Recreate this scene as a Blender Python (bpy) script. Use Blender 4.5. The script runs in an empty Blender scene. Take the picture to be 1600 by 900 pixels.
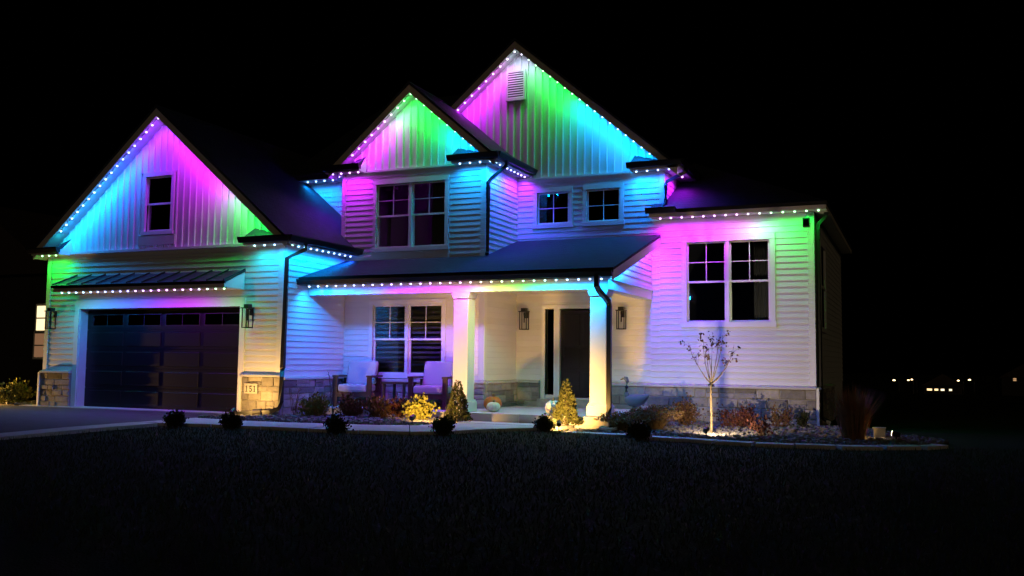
import bpy, bmesh, math, random
from mathutils import Matrix, Vector
rnd = random.Random(7)
R = math.radians
S = bpy.context.scene
COL = S.collection

# ------------------------------------------------------------------ camera, sky, street-lamp fill, exposure
CAMZ = 1.17
def make_camera(yaw, pitch, roll, fpx):
    f = Vector((-math.sin(yaw)*math.cos(pitch), math.cos(yaw)*math.cos(pitch), math.sin(pitch)))
    r = Vector((math.cos(yaw), math.sin(yaw), 0)); u = r.cross(f)
    r2 = math.cos(roll)*r + math.sin(roll)*u; u2 = math.cos(roll)*u - math.sin(roll)*r
    cd = bpy.data.cameras.new('camera'); cd.sensor_width = 36; cd.lens = fpx/1600*36; cd.clip_end = 3000; cd.clip_start = .05
    c = bpy.data.objects.new('camera', cd); COL.objects.link(c)
    m = Matrix((r2, u2, -f)).transposed().to_4x4(); m.translation = (0, 0, CAMZ); c.matrix_world = m
    S.camera = c
make_camera(R(23.4518), R(4.5403), R(.6191), 1450)

SUN_AZ, SUN_EL = R(32), R(12)        # weak warm light of a street lamp far behind the viewer, front right
W = bpy.data.worlds.new('World'); S.world = W; W.use_nodes = True
wn = W.node_tree; bg = wn.nodes['Background']
sky = wn.nodes.new('ShaderNodeTexSky'); sky.sky_type = 'NISHITA'; sky.sun_disc = False
sky.sun_elevation = R(-6); sky.sun_rotation = R(150)
wn.links.new(sky.outputs[0], bg.inputs[0]); bg.inputs[1].default_value = .006
sl = bpy.data.lights.new('sun', 'SUN'); sl.energy = .08; sl.angle = R(3); sl.color = (1, .74, .42)
so = bpy.data.objects.new('sun', sl); COL.objects.link(so)
so.rotation_euler = Vector((-math.sin(SUN_AZ)*math.cos(SUN_EL), math.cos(SUN_AZ)*math.cos(SUN_EL), -math.sin(SUN_EL))).to_track_quat('-Z', 'Y').to_euler()
S.view_settings.view_transform = 'Standard'; S.view_settings.look = 'None'; S.view_settings.gamma = 1
S.view_settings.exposure = 0
S.view_settings.use_curve_mapping = False
S.cycles.use_denoising = True
S.cycles.max_bounces = 7; S.cycles.diffuse_bounces = 4; S.cycles.glossy_bounces = 3; S.cycles.transparent_max_bounces = 12
S.cycles.sample_clamp_indirect = 4; S.cycles.sample_clamp_direct = 0
S.cycles.caustics_reflective = False; S.cycles.caustics_refractive = False
LED_W = 15.0          # watts of one eave LED
SPOT_W = 150          # watts of one garden spotlight

# ------------------------------------------------------------------ materials
MATS = {}
def pmat(name, col, rough=.6, spec=.4, metal=0, noise=None, bump=None, var=0.0):
    """noise=(scale, amount, second colour)   bump=(scale, strength)   var: lightness change from object to object"""
    m = bpy.data.materials.new(name); m.use_nodes = True; nt = m.node_tree; p = nt.nodes['Principled BSDF']
    p.inputs['Roughness'].default_value = rough; p.inputs['Specular IOR Level'].default_value = spec; p.inputs['Metallic'].default_value = metal
    tc = nt.nodes.new('ShaderNodeTexCoord'); gm = nt.nodes.new('ShaderNodeNewGeometry')
    last = None
    rgb = nt.nodes.new('ShaderNodeRGB'); rgb.outputs[0].default_value = (*col, 1); last = rgb.outputs[0]
    if noise:
        n = nt.nodes.new('ShaderNodeTexNoise'); n.inputs['Scale'].default_value = noise[0]; n.inputs['Detail'].default_value = 6; n.inputs['Roughness'].default_value = .65
        nt.links.new(gm.outputs['Position'], n.inputs['Vector'])
        mr = nt.nodes.new('ShaderNodeMapRange'); mr.inputs[1].default_value = .32; mr.inputs[2].default_value = .68; mr.inputs[4].default_value = noise[1]
        nt.links.new(n.outputs[0], mr.inputs[0])
        mx = nt.nodes.new('ShaderNodeMix'); mx.data_type = 'RGBA'
        nt.links.new(mr.outputs[0], mx.inputs[0]); nt.links.new(last, mx.inputs[6]); mx.inputs[7].default_value = (*noise[2], 1); last = mx.outputs[2]
    if var:
        oi = nt.nodes.new('ShaderNodeObjectInfo'); mr = nt.nodes.new('ShaderNodeMapRange'); mr.inputs[3].default_value = 1-var; mr.inputs[4].default_value = 1+var
        nt.links.new(oi.outputs['Random'], mr.inputs[0])
        hs = nt.nodes.new('ShaderNodeHueSaturation'); nt.links.new(mr.outputs[0], hs.inputs['Value']); nt.links.new(last, hs.inputs['Color']); last = hs.outputs[0]
    nt.links.new(last, p.inputs['Base Color'])
    if bump:
        n = nt.nodes.new('ShaderNodeTexNoise'); n.inputs['Scale'].default_value = bump[0]; n.inputs['Detail'].default_value = 8
        nt.links.new(gm.outputs['Position'], n.inputs['Vector'])
        b = nt.nodes.new('ShaderNodeBump'); b.inputs['Strength'].default_value = bump[1]; b.inputs['Distance'].default_value = .02
        nt.links.new(n.outputs[0], b.inputs['Height']); nt.links.new(b.outputs[0], p.inputs['Normal'])
    MATS[name] = m
    return m
pmat('siding', (.74, .74, .73), .45, .4, noise=(1.3, .35, (.62, .61, .58)), bump=(14, .05), var=.035)
pmat('trim', (.8, .8, .79), .45, .4, noise=(3, .3, (.7, .69, .66)))
pmat('fascia', (.62, .57, .5), .5, .4, noise=(4, .4, (.5, .45, .4)))
pmat('soffit', (.72, .71, .69), .6, .3)
pmat('ceiling', (.7, .68, .62), .6, .3, noise=(2, .3, (.62, .6, .55)))
pmat('black_metal', (.012, .012, .013), .38, .5)
pmat('dark_bronze', (.02, .018, .016), .45, .5)
pmat('awning_metal', (.05, .055, .06), .32, .5, metal=.6, noise=(6, .4, (.035, .04, .045)))
pmat('door_dark', (.006, .0055, .007), .4, .5, noise=(18, .5, (.009, .0085, .0095)))
pmat('front_door_paint', (.009, .006, .005), .5, .4, noise=(9, .5, (.006, .004, .0035)))
pmat('interior', (.05, .048, .045), .9, .1)
pmat('curtain', (.3, .3, .32), .9, .1)
pmat('blind', (.6, .59, .56), .7, .2)
pmat('mortar', (.3, .28, .25), .9, .1, bump=(60, .4))
pmat('stone', (.34, .31, .27), .85, .2, noise=(7, .75, (.2, .185, .17)), bump=(22, .7), var=.38)
pmat('cap_stone', (.55, .53, .5), .75, .2, noise=(8, .5, (.45, .43, .4)), bump=(30, .3))
pmat('digit_black', (.02, .02, .02), .6, .3)
pmat('plaque', (.5, .47, .41), .8, .2, noise=(9, .5, (.42, .39, .34)), bump=(40, .3))
pmat('concrete', (.58, .57, .56), .85, .2, noise=(2.2, .7, (.46, .45, .44)), bump=(45, .35))
pmat('asphalt', (.085, .084, .09), .8, .3, noise=(3, .8, (.055, .055, .06)), bump=(70, .9))
pmat('soil', (.06, .05, .042), .95, .1, noise=(6, .8, (.035, .03, .026)), bump=(25, 1))
pmat('lawn_soil', (.028, .036, .018), .95, .1, noise=(2, .8, (.018, .026, .012)), bump=(40, 1))
pmat('rock', (.2, .19, .185), .8, .25, noise=(9, .9, (.09, .085, .08)), bump=(50, .6))
pmat('grass', (.026, .05, .016), .7, .2, noise=(1.2, .8, (.05, .058, .022)))
pmat('wood_dark', (.06, .035, .024), .5, .4, noise=(14, .7, (.035, .02, .014)))
pmat('cushion', (.42, .43, .46), .9, .1, noise=(20, .4, (.36, .37, .4)), bump=(120, .25))
pmat('pumpkin_orange', (.55, .16, .03), .5, .4, noise=(9, .5, (.42, .11, .02)))
pmat('pumpkin_rust', (.34, .07, .03), .5, .4, noise=(9, .5, (.26, .05, .02)))
pmat('pumpkin_white', (.78, .74, .64), .5, .4, noise=(7, .4, (.66, .62, .5)))
pmat('pumpkin_stem', (.2, .17, .09), .8, .2)
pmat('statue', (.14, .155, .17), .8, .2, noise=(12, .6, (.13, .15, .17)))
pmat('leaf_gold', (.2, .18, .03), .6, .3, noise=(9, .8, (.1, .115, .02)))
pmat('leaf_rust', (.16, .08, .035), .7, .2, noise=(9, .8, (.1, .06, .03)))
pmat('leaf_red', (.14, .045, .03), .7, .2, noise=(9, .8, (.09, .035, .025)))
pmat('leaf_dark', (.02, .03, .014), .7, .2, noise=(9, .8, (.03, .03, .015)))
pmat('leaf_cone', (.075, .075, .02), .65, .2, noise=(11, .8, (.035, .045, .012)))
pmat('leaf_dry', (.24, .15, .06), .8, .1, noise=(12, .8, (.13, .08, .035)))
pmat('grass_dry', (.32, .15, .06), .75, .2, noise=(8, .8, (.2, .09, .04)))
pmat('bark', (.25, .19, .11), .85, .2, noise=(25, .7, (.16, .12, .07)), bump=(60, .6))
pmat('twig', (.11, .07, .05), .85, .2)
pmat('utility_grey', (.4, .4, .36), .6, .3)
pmat('far_wall', (.035, .03, .03), .8, .2); pmat('far_roof', (.05, .035, .03), .8, .2)

def shingle():
    m = pmat('shingle', (.03, .036, .05), .85, .25, noise=(5, .8, (.018, .022, .032)))
    nt = m.node_tree; p = nt.nodes['Principled BSDF']
    gm = nt.nodes.new('ShaderNodeNewGeometry'); br = nt.nodes.new('ShaderNodeTexBrick')
    sx = nt.nodes.new('ShaderNodeSeparateXYZ'); nt.links.new(gm.outputs['Position'], sx.inputs[0])
    ad = nt.nodes.new('ShaderNodeMath'); ad.operation = 'ADD'; nt.links.new(sx.outputs[0], ad.inputs[0]); nt.links.new(sx.outputs[1], ad.inputs[1])
    cb = nt.nodes.new('ShaderNodeCombineXYZ'); nt.links.new(ad.outputs[0], cb.inputs[0])
    mu = nt.nodes.new('ShaderNodeMath'); mu.operation = 'MULTIPLY'; mu.inputs[1].default_value = 1.6; nt.links.new(sx.outputs[2], mu.inputs[0]); nt.links.new(mu.outputs[0], cb.inputs[1])
    nt.links.new(cb.outputs[0], br.inputs['Vector']); br.inputs['Scale'].default_value = 1; br.inputs['Brick Width'].default_value = .3; br.inputs['Row Height'].default_value = .13
    br.inputs['Mortar Size'].default_value = .008; br.inputs['Color1'].default_value = (1, 1, 1, 1); br.inputs['Color2'].default_value = (.6, .6, .6, 1); br.inputs['Mortar'].default_value = (0, 0, 0, 1)
    b = nt.nodes.new('ShaderNodeBump'); b.inputs['Strength'].default_value = .8; b.inputs['Distance'].default_value = .02
    nt.links.new(br.outputs['Color'], b.inputs['Height']); nt.links.new(b.outputs[0], p.inputs['Normal'])
shingle()
def glass_mat(name, tint, refl):
    m = bpy.data.materials.new(name); m.use_nodes = True; nt = m.node_tree; nt.nodes.remove(nt.nodes['Principled BSDF'])
    fr = nt.nodes.new('ShaderNodeFresnel'); fr.inputs[0].default_value = 1.52
    tr = nt.nodes.new('ShaderNodeBsdfTransparent'); tr.inputs[0].default_value = (*tint, 1)
    gl = nt.nodes.new('ShaderNodeBsdfGlossy'); gl.inputs['Roughness'].default_value = .015
    mu = nt.nodes.new('ShaderNodeMath'); mu.operation = 'MULTIPLY'; mu.inputs[1].default_value = refl; mu.use_clamp = True
    nt.links.new(fr.outputs[0], mu.inputs[0])
    mx = nt.nodes.new('ShaderNodeMixShader'); nt.links.new(mu.outputs[0], mx.inputs[0]); nt.links.new(tr.outputs[0], mx.inputs[1]); nt.links.new(gl.outputs[0], mx.inputs[2])
    nt.links.new(mx.outputs[0], nt.nodes['Material Output'].inputs[0]); MATS[name] = m
glass_mat('glass', (.72, .75, .76), 1.8); glass_mat('clear_glass', (.97, .97, .97), .6)
def emat(name, col, strength):
    if name in MATS: return MATS[name]
    m = bpy.data.materials.new(name); m.use_nodes = True; nt = m.node_tree; nt.nodes.remove(nt.nodes['Principled BSDF'])
    e = nt.nodes.new('ShaderNodeEmission'); e.inputs[0].default_value = (*col, 1); e.inputs[1].default_value = strength
    nt.links.new(e.outputs[0], nt.nodes['Material Output'].inputs[0])
    m.cycles.emission_sampling = 'NONE' if name.startswith('led') else 'AUTO'
    MATS[name] = m
    return m

# ------------------------------------------------------------------ mesh helpers
class MB:
    def __init__(s): s.v = []; s.f = []
    def add(s, v, f):
        o = len(s.v); s.v += [tuple(p) for p in v]; s.f += [tuple(i+o for i in q) for q in f]; return s
    def box(s, x0, x1, y0, y1, z0, z1):
        return s.add([(x0,y0,z0),(x1,y0,z0),(x1,y1,z0),(x0,y1,z0),(x0,y0,z1),(x1,y0,z1),(x1,y1,z1),(x0,y1,z1)],
                     [(0,3,2,1),(4,5,6,7),(0,1,5,4),(1,2,6,5),(2,3,7,6),(3,0,4,7)])
    def ext(s, poly, d):
        """extrude a planar polygon (3-D points) by the vector d"""
        n = len(poly); a = [Vector(p) for p in poly]; d = Vector(d); b = [p+d for p in a]
        return s.add(a+b, [tuple(range(n))[::-1], tuple(range(n, 2*n))] + [(i, (i+1) % n, (i+1) % n+n, i+n) for i in range(n)])
    def tube(s, pts, rad, n=8, square=False, cap=True):
        pts = [Vector(p) for p in pts]; rad = rad if isinstance(rad, (list, tuple)) else [rad]*len(pts)
        rings = []
        up = Vector((0, 0, 1))
        for i, p in enumerate(pts):
            t = (pts[min(i+1, len(pts)-1)]-pts[max(i-1, 0)]).normalized()
            a = t.cross(up)
            if a.length < .05: a = t.cross(Vector((0, 1, 0)))
            a.normalize(); b = t.cross(a)
            off = math.pi/4 if square else 0
            rings.append([p+(a*math.cos(off+2*math.pi*k/n)+b*math.sin(off+2*math.pi*k/n))*rad[i] for k in range(n)])
        v = [q for r_ in rings for q in r_]; f = []
        for i in range(len(pts)-1):
            for k in range(n): f.append((i*n+k, i*n+(k+1) % n, (i+1)*n+(k+1) % n, (i+1)*n+k))
        if cap: f += [tuple(range(n))[::-1], tuple(range((len(pts)-1)*n, len(pts)*n))]
        return s.add(v, f)
    def lathe(s, prof, c=(0, 0, 0), n=20, ribs=0, rib=0, sy=1):
        v = []; f = []
        for (r_, z) in prof:
            for k in range(n):
                a = 2*math.pi*k/n; q = r_*(1-rib*abs(math.sin(a*ribs/2))**-1 if False else 1+rib*(abs(math.cos(a*ribs/2))-.6) if ribs else 1)
                v.append((c[0]+q*math.cos(a), c[1]+q*math.sin(a)*sy, c[2]+z))
        for i in range(len(prof)-1):
            for k in range(n): f.append((i*n+k, i*n+(k+1) % n, (i+1)*n+(k+1) % n, (i+1)*n+k))
        f += [tuple(range(n))[::-1], tuple(range((len(prof)-1)*n, len(prof)*n))]
        return s.add(v, f)
    def mesh(s, name, mat, smooth=False):
        me = bpy.data.meshes.new(name); me.from_pydata(s.v, [], s.f); me.validate(); me.update()
        if mat: me.materials.append(MATS[mat] if isinstance(mat, str) else mat)
        if smooth: me.polygons.foreach_set('use_smooth', [True]*len(me.polygons))
        return me
    def obj(s, name, mat, parent=None, smooth=False):
        return link(name, s.mesh(name, mat, smooth), parent)
ORIG = {}
def link(name, me, parent=None, loc=(0, 0, 0), scale=None, rot=None):
    """a mesh in world coordinates, hung under a thing (whose origin is undone) or under a part"""
    o = bpy.data.objects.new(name, me); COL.objects.link(o); o.location = loc
    if scale: o.scale = scale
    if rot: o.rotation_euler = rot
    if parent:
        o.parent = parent
        if parent.name in ORIG: o.matrix_parent_inverse = ORIG[parent.name]
    return o
def thing(name, label, cat, loc=(0, 0, 0), group=None):
    o = bpy.data.objects.new(name, None); COL.objects.link(o); o.location = loc; o.empty_display_size = .1
    ORIG[o.name] = Matrix.Translation(-Vector(loc))
    return tag(o, label, cat, group)
def tag(o, label=None, cat=None, group=None, kind=None):
    if label: o['label'] = label
    if cat: o['category'] = cat
    if group: o['group'] = group
    if kind: o['kind'] = kind
    return o
def bevel(o, w=.01, seg=1):
    m = o.modifiers.new('bevel', 'BEVEL'); m.width = w; m.segments = seg; m.limit_method = 'ANGLE'; return o

# ------------------------------------------------------------------ key dimensions (metres; X right, Y away from viewer, Z up)
GY, GX0, GX1 = 16.05, -19.17, -12.25               # garage front
BY, BX0, BX1 = 18.37, -12.36, -8.63                # two-storey bay
MY, MX0, MX1 = 20.15, -12.1, -5.06                 # main block
RX1 = -1.9                                         # right end of the low wing
def sm(a, b, x): t = max(0, min(1, (x-a)/(b-a))); return t*t*(3-2*t)
def ground_z(x, y):
    z = -.045 - .075*sm(-6.5, -4, x)
    z -= .16*sm(12.5, 3, y)
    z -= 6*sm(35, 220, math.hypot(x, y)) * (1 if y > 0 else .4)
    z += .03*math.sin(x*.7+1)*math.sin(y*.55)*sm(13.5, 9, y)
    return z

# ------------------------------------------------------------------ the ground
def make_ground():
    xs = sorted(set([round(-24+.5*i, 3) for i in range(60)] + [-900,-500,-300,-200,-120,-80,-60,-45,-36,-30, 8,12,16,22,30,45,60,80,120,200,300,500,900]))
    ys = sorted(set([round(2+.5*i, 3) for i in range(52)] + [-60,-30,-10,-4,0,1, 30,34,40,50,60,80,100,130,160,200,260,350,500,900]))
    mb = MB(); nx = len(xs)
    mb.v = [(x, y, ground_z(x, y)-.03) for y in ys for x in xs]
    mb.f = [(j*nx+i, j*nx+i+1, (j+1)*nx+i+1, (j+1)*nx+i) for j in range(len(ys)-1) for i in range(nx-1)]
    tag(mb.obj('ground', 'lawn_soil', smooth=True), kind='structure')
make_ground()
def sheet(name, poly, mat, z, thick=.06, parent=None, sub=True):
    bm = bmesh.new(); vs = [bm.verts.new((x, y, z if not callable(z) else z(x, y))) for x, y in poly]
    f = bm.faces.new(vs); bm.normal_update()
    if f.normal.z < 0: f.normal_flip()
    r_ = bmesh.ops.extrude_face_region(bm, geom=[f]); bmesh.ops.translate(bm, vec=(0, 0, -thick), verts=[v for v in r_['geom'] if isinstance(v, bmesh.types.BMVert)])
    bmesh.ops.recalc_face_normals(bm, faces=bm.faces)
    me = bpy.data.meshes.new(name); bm.to_mesh(me); bm.free(); me.materials.append(MATS[mat])
    return link(name, me, parent)
# driveway slab, its concrete border and the apron strip along the garage
tag(sheet('driveway', [(-24, 15.75), (-13.15, 15.75), (-13.2, 10.2), (-13.1, 4), (-26, 4), (-26, 12)], 'asphalt', lambda x, y: .0 if y > 15 else -.045-.16*sm(12.5, 3, y)+.01), kind='structure')
apr = tag(sheet('garage_apron', [(-19.6, 15.755), (-13.0, 15.755), (-13.0, 16.3), (-19.6, 16.3)], 'concrete', .012), kind='structure')
brd = tag(bpy.data.objects.new('driveway_border', None), kind='structure'); COL.objects.link(brd)
for y0, y1 in ((4, 5.5), (5.5, 7), (7, 8.5), (8.5, 10), (10, 11.5), (11.5, 13.02)):
    z = lambda x, y: -.045-.16*sm(12.5, 3, y)+.035
    sheet('slab', [(-13.19, y0+.006), (-12.62, y0+.006), (-12.62, y1-.006), (-13.19, y1-.006)], 'concrete', z, parent=brd)
walk = tag(bpy.data.objects.new('sidewalk', None), kind='structure'); COL.objects.link(walk)
outer = [(-13.19, 13.03), (-11.69, 13.36), (-10.6, 13.38), (-9.6, 13.4), (-8.64, 13.47), (-7.76, 13.67), (-7.28, 14.14), (-6.84, 15.1), (-6.0, 16.1), (-5.95, 16.7)]
inner = [(-13.19, 14.6), (-11.9, 14.5), (-10.8, 14.52), (-9.8, 14.7), (-9.0, 14.85), (-8.55, 15.05), (-8.35, 15.4), (-8.3, 15.8), (-8.3, 16.2), (-8.3, 16.7)]
def lerp2(a, b, t): return (a[0]+(b[0]-a[0])*t, a[1]+(b[1]-a[1])*t)
for i in range(len(outer)-1):
    e = .012
    sheet('slab', [lerp2(outer[i], outer[i+1], e), lerp2(outer[i], outer[i+1], 1-e), lerp2(inner[i], inner[i+1], 1-e), lerp2(inner[i], inner[i+1], e)], 'concrete', -.012 - .003*(i % 2), parent=walk)
# planting beds
BEDL = [(-12.0, 14.5), (-10.8, 14.52), (-9.8, 14.7), (-9.0, 14.85), (-8.55, 15.05), (-8.35, 15.4), (-8.3, 16.76), (-12.3, 16.76), (-12.3, 16.1), (-13.1, 16.1), (-13.15, 14.62)]
BEDR = [(-5.95, 16.75), (-5.96, 16.2), (-5.0, 16.2), (-3.75, 15.95), (-2.75, 15.65), (-1.05, 15.8), (.25, 16.6), (.5, 17.6), (-.3, 18.6), (-1.0, 20.5), (-5.1, 20.2), (-5.15, 16.8)]
BEDS = [(-24, 17.8), (-19.25, 17.0), (-19.25, 16.1), (-23.5, 16.0)]
for nm, poly, z in (('bed', BEDL, -.02), ('bed', BEDR, -.105), ('bed', BEDS, .0)):
    tag(sheet(nm, poly, 'soil', z, .12), kind='structure')
edg = tag(bpy.data.objects.new('bed_edging', None), kind='structure'); COL.objects.link(edg)
ep = [(-5.97, 16.17), (-5.4, 16.2), (-4.8, 16.15), (-4.2, 16.02), (-3.6, 15.87), (-3.0, 15.69), (-2.4, 15.62), (-1.8, 15.66), (-1.2, 15.74), (-.6, 16.0), (-.1, 16.33), (.22, 16.8)]
for i in range(len(ep)-1):
    a, b = Vector(ep[i]), Vector(ep[i+1]); t = (b-a).normalized(); n = Vector((t.y, -t.x))*.3
    sheet('edging_stone', [a+t*.006, b-t*.006, b-t*.006+n, a+t*.006+n], 'concrete', -.085+rnd.uniform(-.006, .006), parent=edg)
def inside(p, poly):
    c = False; j = len(poly)-1
    for i in range(len(poly)):
        (x1, y1), (x2, y2) = poly[i], poly[j]
        if (y1 > p[1]) != (y2 > p[1]) and p[0] < (x2-x1)*(p[1]-y1)/(y2-y1)+x1: c = not c
        j = i
    return c
def scatter(poly, n):
    xs = [p[0] for p in poly]; ys = [p[1] for p in poly]; out = []
    while len(out) < n:
        p = (rnd.uniform(min(xs), max(xs)), rnd.uniform(min(ys), max(ys)))
        if inside(p, poly): out.append(p)
    return out
def gravel(poly, n, z, label):
    mb = MB()
    for x, y in scatter(poly, n):
        s = rnd.choice((.018, .025, .035, .05))*rnd.uniform(.8, 1.3); a = rnd.uniform(0, 6.28); c, sn = math.cos(a), math.sin(a)
        v = []
        for dx, dy, dz in ((-1,-1,-.6),(1,-1,-.6),(1,1,-.6),(-1,1,-.6),(-.7,-.7,.6),(.7,-.7,.6),(.7,.7,.6),(-.7,.7,.6)):
            q = Vector((dx*rnd.uniform(.6, 1.2), dy*rnd.uniform(.5, 1)*.75, dz*rnd.uniform(.5, 1.1)))*s
            v.append((x+q.x*c-q.y*sn, y+q.x*sn+q.y*c, z+s*.35+q.z))
        mb.add(v, [(0,3,2,1),(4,5,6,7),(0,1,5,4),(1,2,6,5),(2,3,7,6),(3,0,4,7)])
    tag(mb.obj('gravel', 'rock'), label, 'gravel', kind='stuff')
gravel(BEDL, 5200, -.02, 'dark river stones filling the bed before the porch')
gravel(BEDR, 6500, -.105, 'dark river stones filling the bed along the right wing')
gravel(BEDS, 900, .0, 'pale stones in the bed beside the garage')
def lawn():
    mb = MB(); keep = [(-13.2, 4), (-13.2, 13.05)] + outer[1:-1] + ep[1:] + [(2.5, 17.5), (3.0, 4)]
    for x, y in scatter([(-12.55, 5), (-12.55, 12.95)] + [(a, b-.06) for a, b in outer[1:-1]] + [(a, b-.33) for a, b in ep[1:]] + [(5, 18), (4, 5)], 52000):
        z = ground_z(x, y)-.03; h = rnd.uniform(.03, .075); a = rnd.uniform(0, 6.28); w = .005
        lx, ly = rnd.gauss(0, .02), rnd.gauss(0, .02)
        mb.add([(x-w*math.cos(a), y-w*math.sin(a), z), (x+w*math.cos(a), y+w*math.sin(a), z), (x+lx, y+ly, z+h)], [(0, 1, 2)])
    tag(mb.obj('grass', 'grass'), 'dark mown grass of the front lawn', 'grass', kind='stuff')
lawn()

# ------------------------------------------------------------------ the house
HO = (-10.5, 18.5, 0)
house = thing('house', 'large two-storey white house with three gables, garage and porch', 'house', HO)
def part(name, mb, mat, parent=None, smooth=False): return mb.obj(name, mat, parent or house, smooth)

COURSE = .1275
_bm = MB(); _bm.add([(0,-.021,0),(1,-.021,0),(1,-.005,1),(0,-.005,1),(0,0,0),(1,0,0),(1,0,1),(0,0,1),(0,-.019,-.06),(1,-.019,-.06)],
                    [(0,1,2,3),(3,2,6,7),(0,8,9,1),(8,4,5,9),(0,3,7,4),(1,5,6,2),(0,4,8),(1,9,5)])
BOARD = _bm.mesh('siding_board', 'siding')
_bs = MB(); _bs.add([(.021,0,0),(.021,1,0),(.005,1,1),(.005,0,1),(0,0,0),(0,1,0),(0,1,1),(0,0,1),(.019,0,-.06),(.019,1,-.06)],
                    [(0,1,2,3),(3,2,6,7),(0,8,9,1),(8,4,5,9),(0,3,7,4),(1,5,6,2),(0,4,8),(1,9,5)])
BOARD_S = _bs.mesh('siding_board', 'siding')
def cuts(u0, u1, holes):
    seg = [(u0, u1)]
    for a, b in holes:
        seg = [s for p, q in seg for s in ((p, min(q, a)), (max(p, b), q)) if s[1]-s[0] > .02]
    return seg
def siding(wall, plane, at, u0, u1, z0, z1, holes=(), top=None):
    """lap boards, one object each; plane 'f' faces the viewer at Y=at, 's' faces right at X=at; holes = (u0,u1,z0,z1); top(z) -> (u0,u1)"""
    n = int(round((z1-z0)/COURSE)); c = (z1-z0)/n
    for i in range(n):
        z = z0+i*c
        a, b = (u0, u1) if not top else top(z+c*.5)
        if b-a < .05: continue
        hs = [(h[0], h[1]) for h in holes if h[2] < z+c*.5 < h[3]]
        for p, q in cuts(a, b, hs):
            # long courses are butted from pieces, at random joints
            if plane == 'f': link('siding_board', BOARD, wall, (p, at, z), (q-p, 1, c))
            else: link('siding_board', BOARD_S, wall, (at, p, z), (1, q-p, c))
def wall_sheet(plane, at, u0, u1, z0, z1, holes=(), mat='trim', thick=.14):
    """sheathing with real openings"""
    us = sorted(set([u0, u1] + [h for q in holes for h in q[:2]])); zs = sorted(set([z0, z1] + [h for q in holes for h in q[2:]]))
    mb = MB()
    for i in range(len(us)-1):
        for j in range(len(zs)-1):
            cu, cz = (us[i]+us[i+1])/2, (zs[j]+zs[j+1])/2
            if any(h[0] < cu < h[1] and h[2] < cz < h[3] for h in holes): continue
            if plane == 'f': mb.box(us[i], us[i+1], at+.001, at+thick, zs[j], zs[j+1])
            else: mb.box(at-thick, at-.001, us[i], us[i+1], zs[j], zs[j+1])
    return part('wall', mb, mat)
def board_f(name, x0, x1, y, z0, z1, out=.03, mat='trim', parent=None, back=0.0):
    return part(name, MB().box(x0, x1, y-out, y-.001+back, z0, z1), mat, parent)
def board_s(name, x, y0, y1, z0, z1, out=.03, mat='trim', parent=None):
    return part(name, MB().box(x+.001, x+out, y0, y1, z0, z1), mat, parent)

PITCH = .85
def gable(xc, ztop, half, y0, ywall, y1, zbase, wx0, wx1, hole=None):
    """roof slabs, rake fascia, sloped soffit and a board-and-batten gable wall"""
    def zz(x, d): return ztop-PITCH*abs(x-xc)-d
    rf = MB()
    for s in (-1, 1):
        e = xc+s*half
        rf.ext([(xc, y0-.03, zz(xc, 0)), (e, y0-.03, zz(e, 0)), (e, y0-.03, zz(e, .055)), (xc, y0-.03, zz(xc, .055))], (0, y1-y0, 0))
    roof = part('roof', rf, 'shingle')
    rc = MB().ext([(xc-.14, y0-.035, zz(xc-.14, -.012)), (xc, y0-.035, zz(xc, -.012)), (xc+.14, y0-.035, zz(xc+.14, -.012)), (xc+.14, y0-.035, zz(xc+.14, -.001)), (xc, y0-.035, zz(xc, -.001)), (xc-.14, y0-.035, zz(xc-.14, -.001))], (0, y1-y0, 0))
    part('ridge_cap', rc, 'shingle', roof)
    for s in (-1, 1):
        e = xc+s*(half-.02)
        part('rake_board', MB().ext([(xc, y0, zz(xc, .057)), (e, y0, zz(e, .057)), (e, y0, zz(e, .25)), (xc, y0, zz(xc, .25))], (0, .03, 0)), 'fascia')
        part('soffit', MB().ext([(xc, y0+.032, zz(xc, .21)), (e, y0+.032, zz(e, .21)), (e, y0+.032, zz(e, .235)), (xc, y0+.032, zz(xc, .235))], (0, ywall-y0-.03, 0)), 'soffit')
    # gable wall: sheathing (two pieces round the hole) and vertical boards
    wl = MB(); pts = [wx0] + ([hole[0], hole[1]] if hole else []) + [xc, wx1]; pts = sorted(set(pts))
    for a, b in zip(pts[:-1], pts[1:]):
        lo = [zbase] if not (hole and a >= hole[0]-1e-6 and b <= hole[1]+1e-6) else [hole[3]]
        wl.ext([(a, ywall+.02, lo[0]), (b, ywall+.02, lo[0]), (b, ywall+.02, zz(b, .2)), (a, ywall+.02, zz(a, .2))], (0, .1, 0))
        if hole and a >= hole[0]-1e-6 and b <= hole[1]+1e-6 and hole[2] > zbase+.01:
            wl.box(a, b, ywall+.02, ywall+.12, zbase, hole[2])
    gw = part('gable_wall', wl, 'trim')
    w = .178; n = int((wx1-wx0)/w); w = (wx1-wx0)/n
    for i in range(n):
        a = wx0+i*w; b = a+w-.001
        m = a+.030; yb, yf, yo = ywall+.019, ywall-.004, ywall-.03
        segs = [(zbase, None)]
        if hole and b > hole[0]+.02 and a < hole[1]-.02: segs = [(zbase, hole[2]), (hole[3], None)]
        for lo, hi in segs:
            def tp(x): return hi if hi is not None else zz(x, .205)
            if min(tp(a), tp(b)) < lo+.02: continue
            prof = [(a, yb), (a, yo), (m, yo), (m+.008, yf), (b, yf), (b, yb)]; k = len(prof)
            v = [(x, y, lo) for x, y in prof] + [(x, y, tp(x)) for x, y in prof]
            part('batten_board', MB().add(v, [tuple(range(k)), tuple(range(2*k-1, k-1, -1))] + [(q, q+k, (q+1) % k+k, (q+1) % k) for q in range(k)]), 'siding', gw)
    return roof
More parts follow.
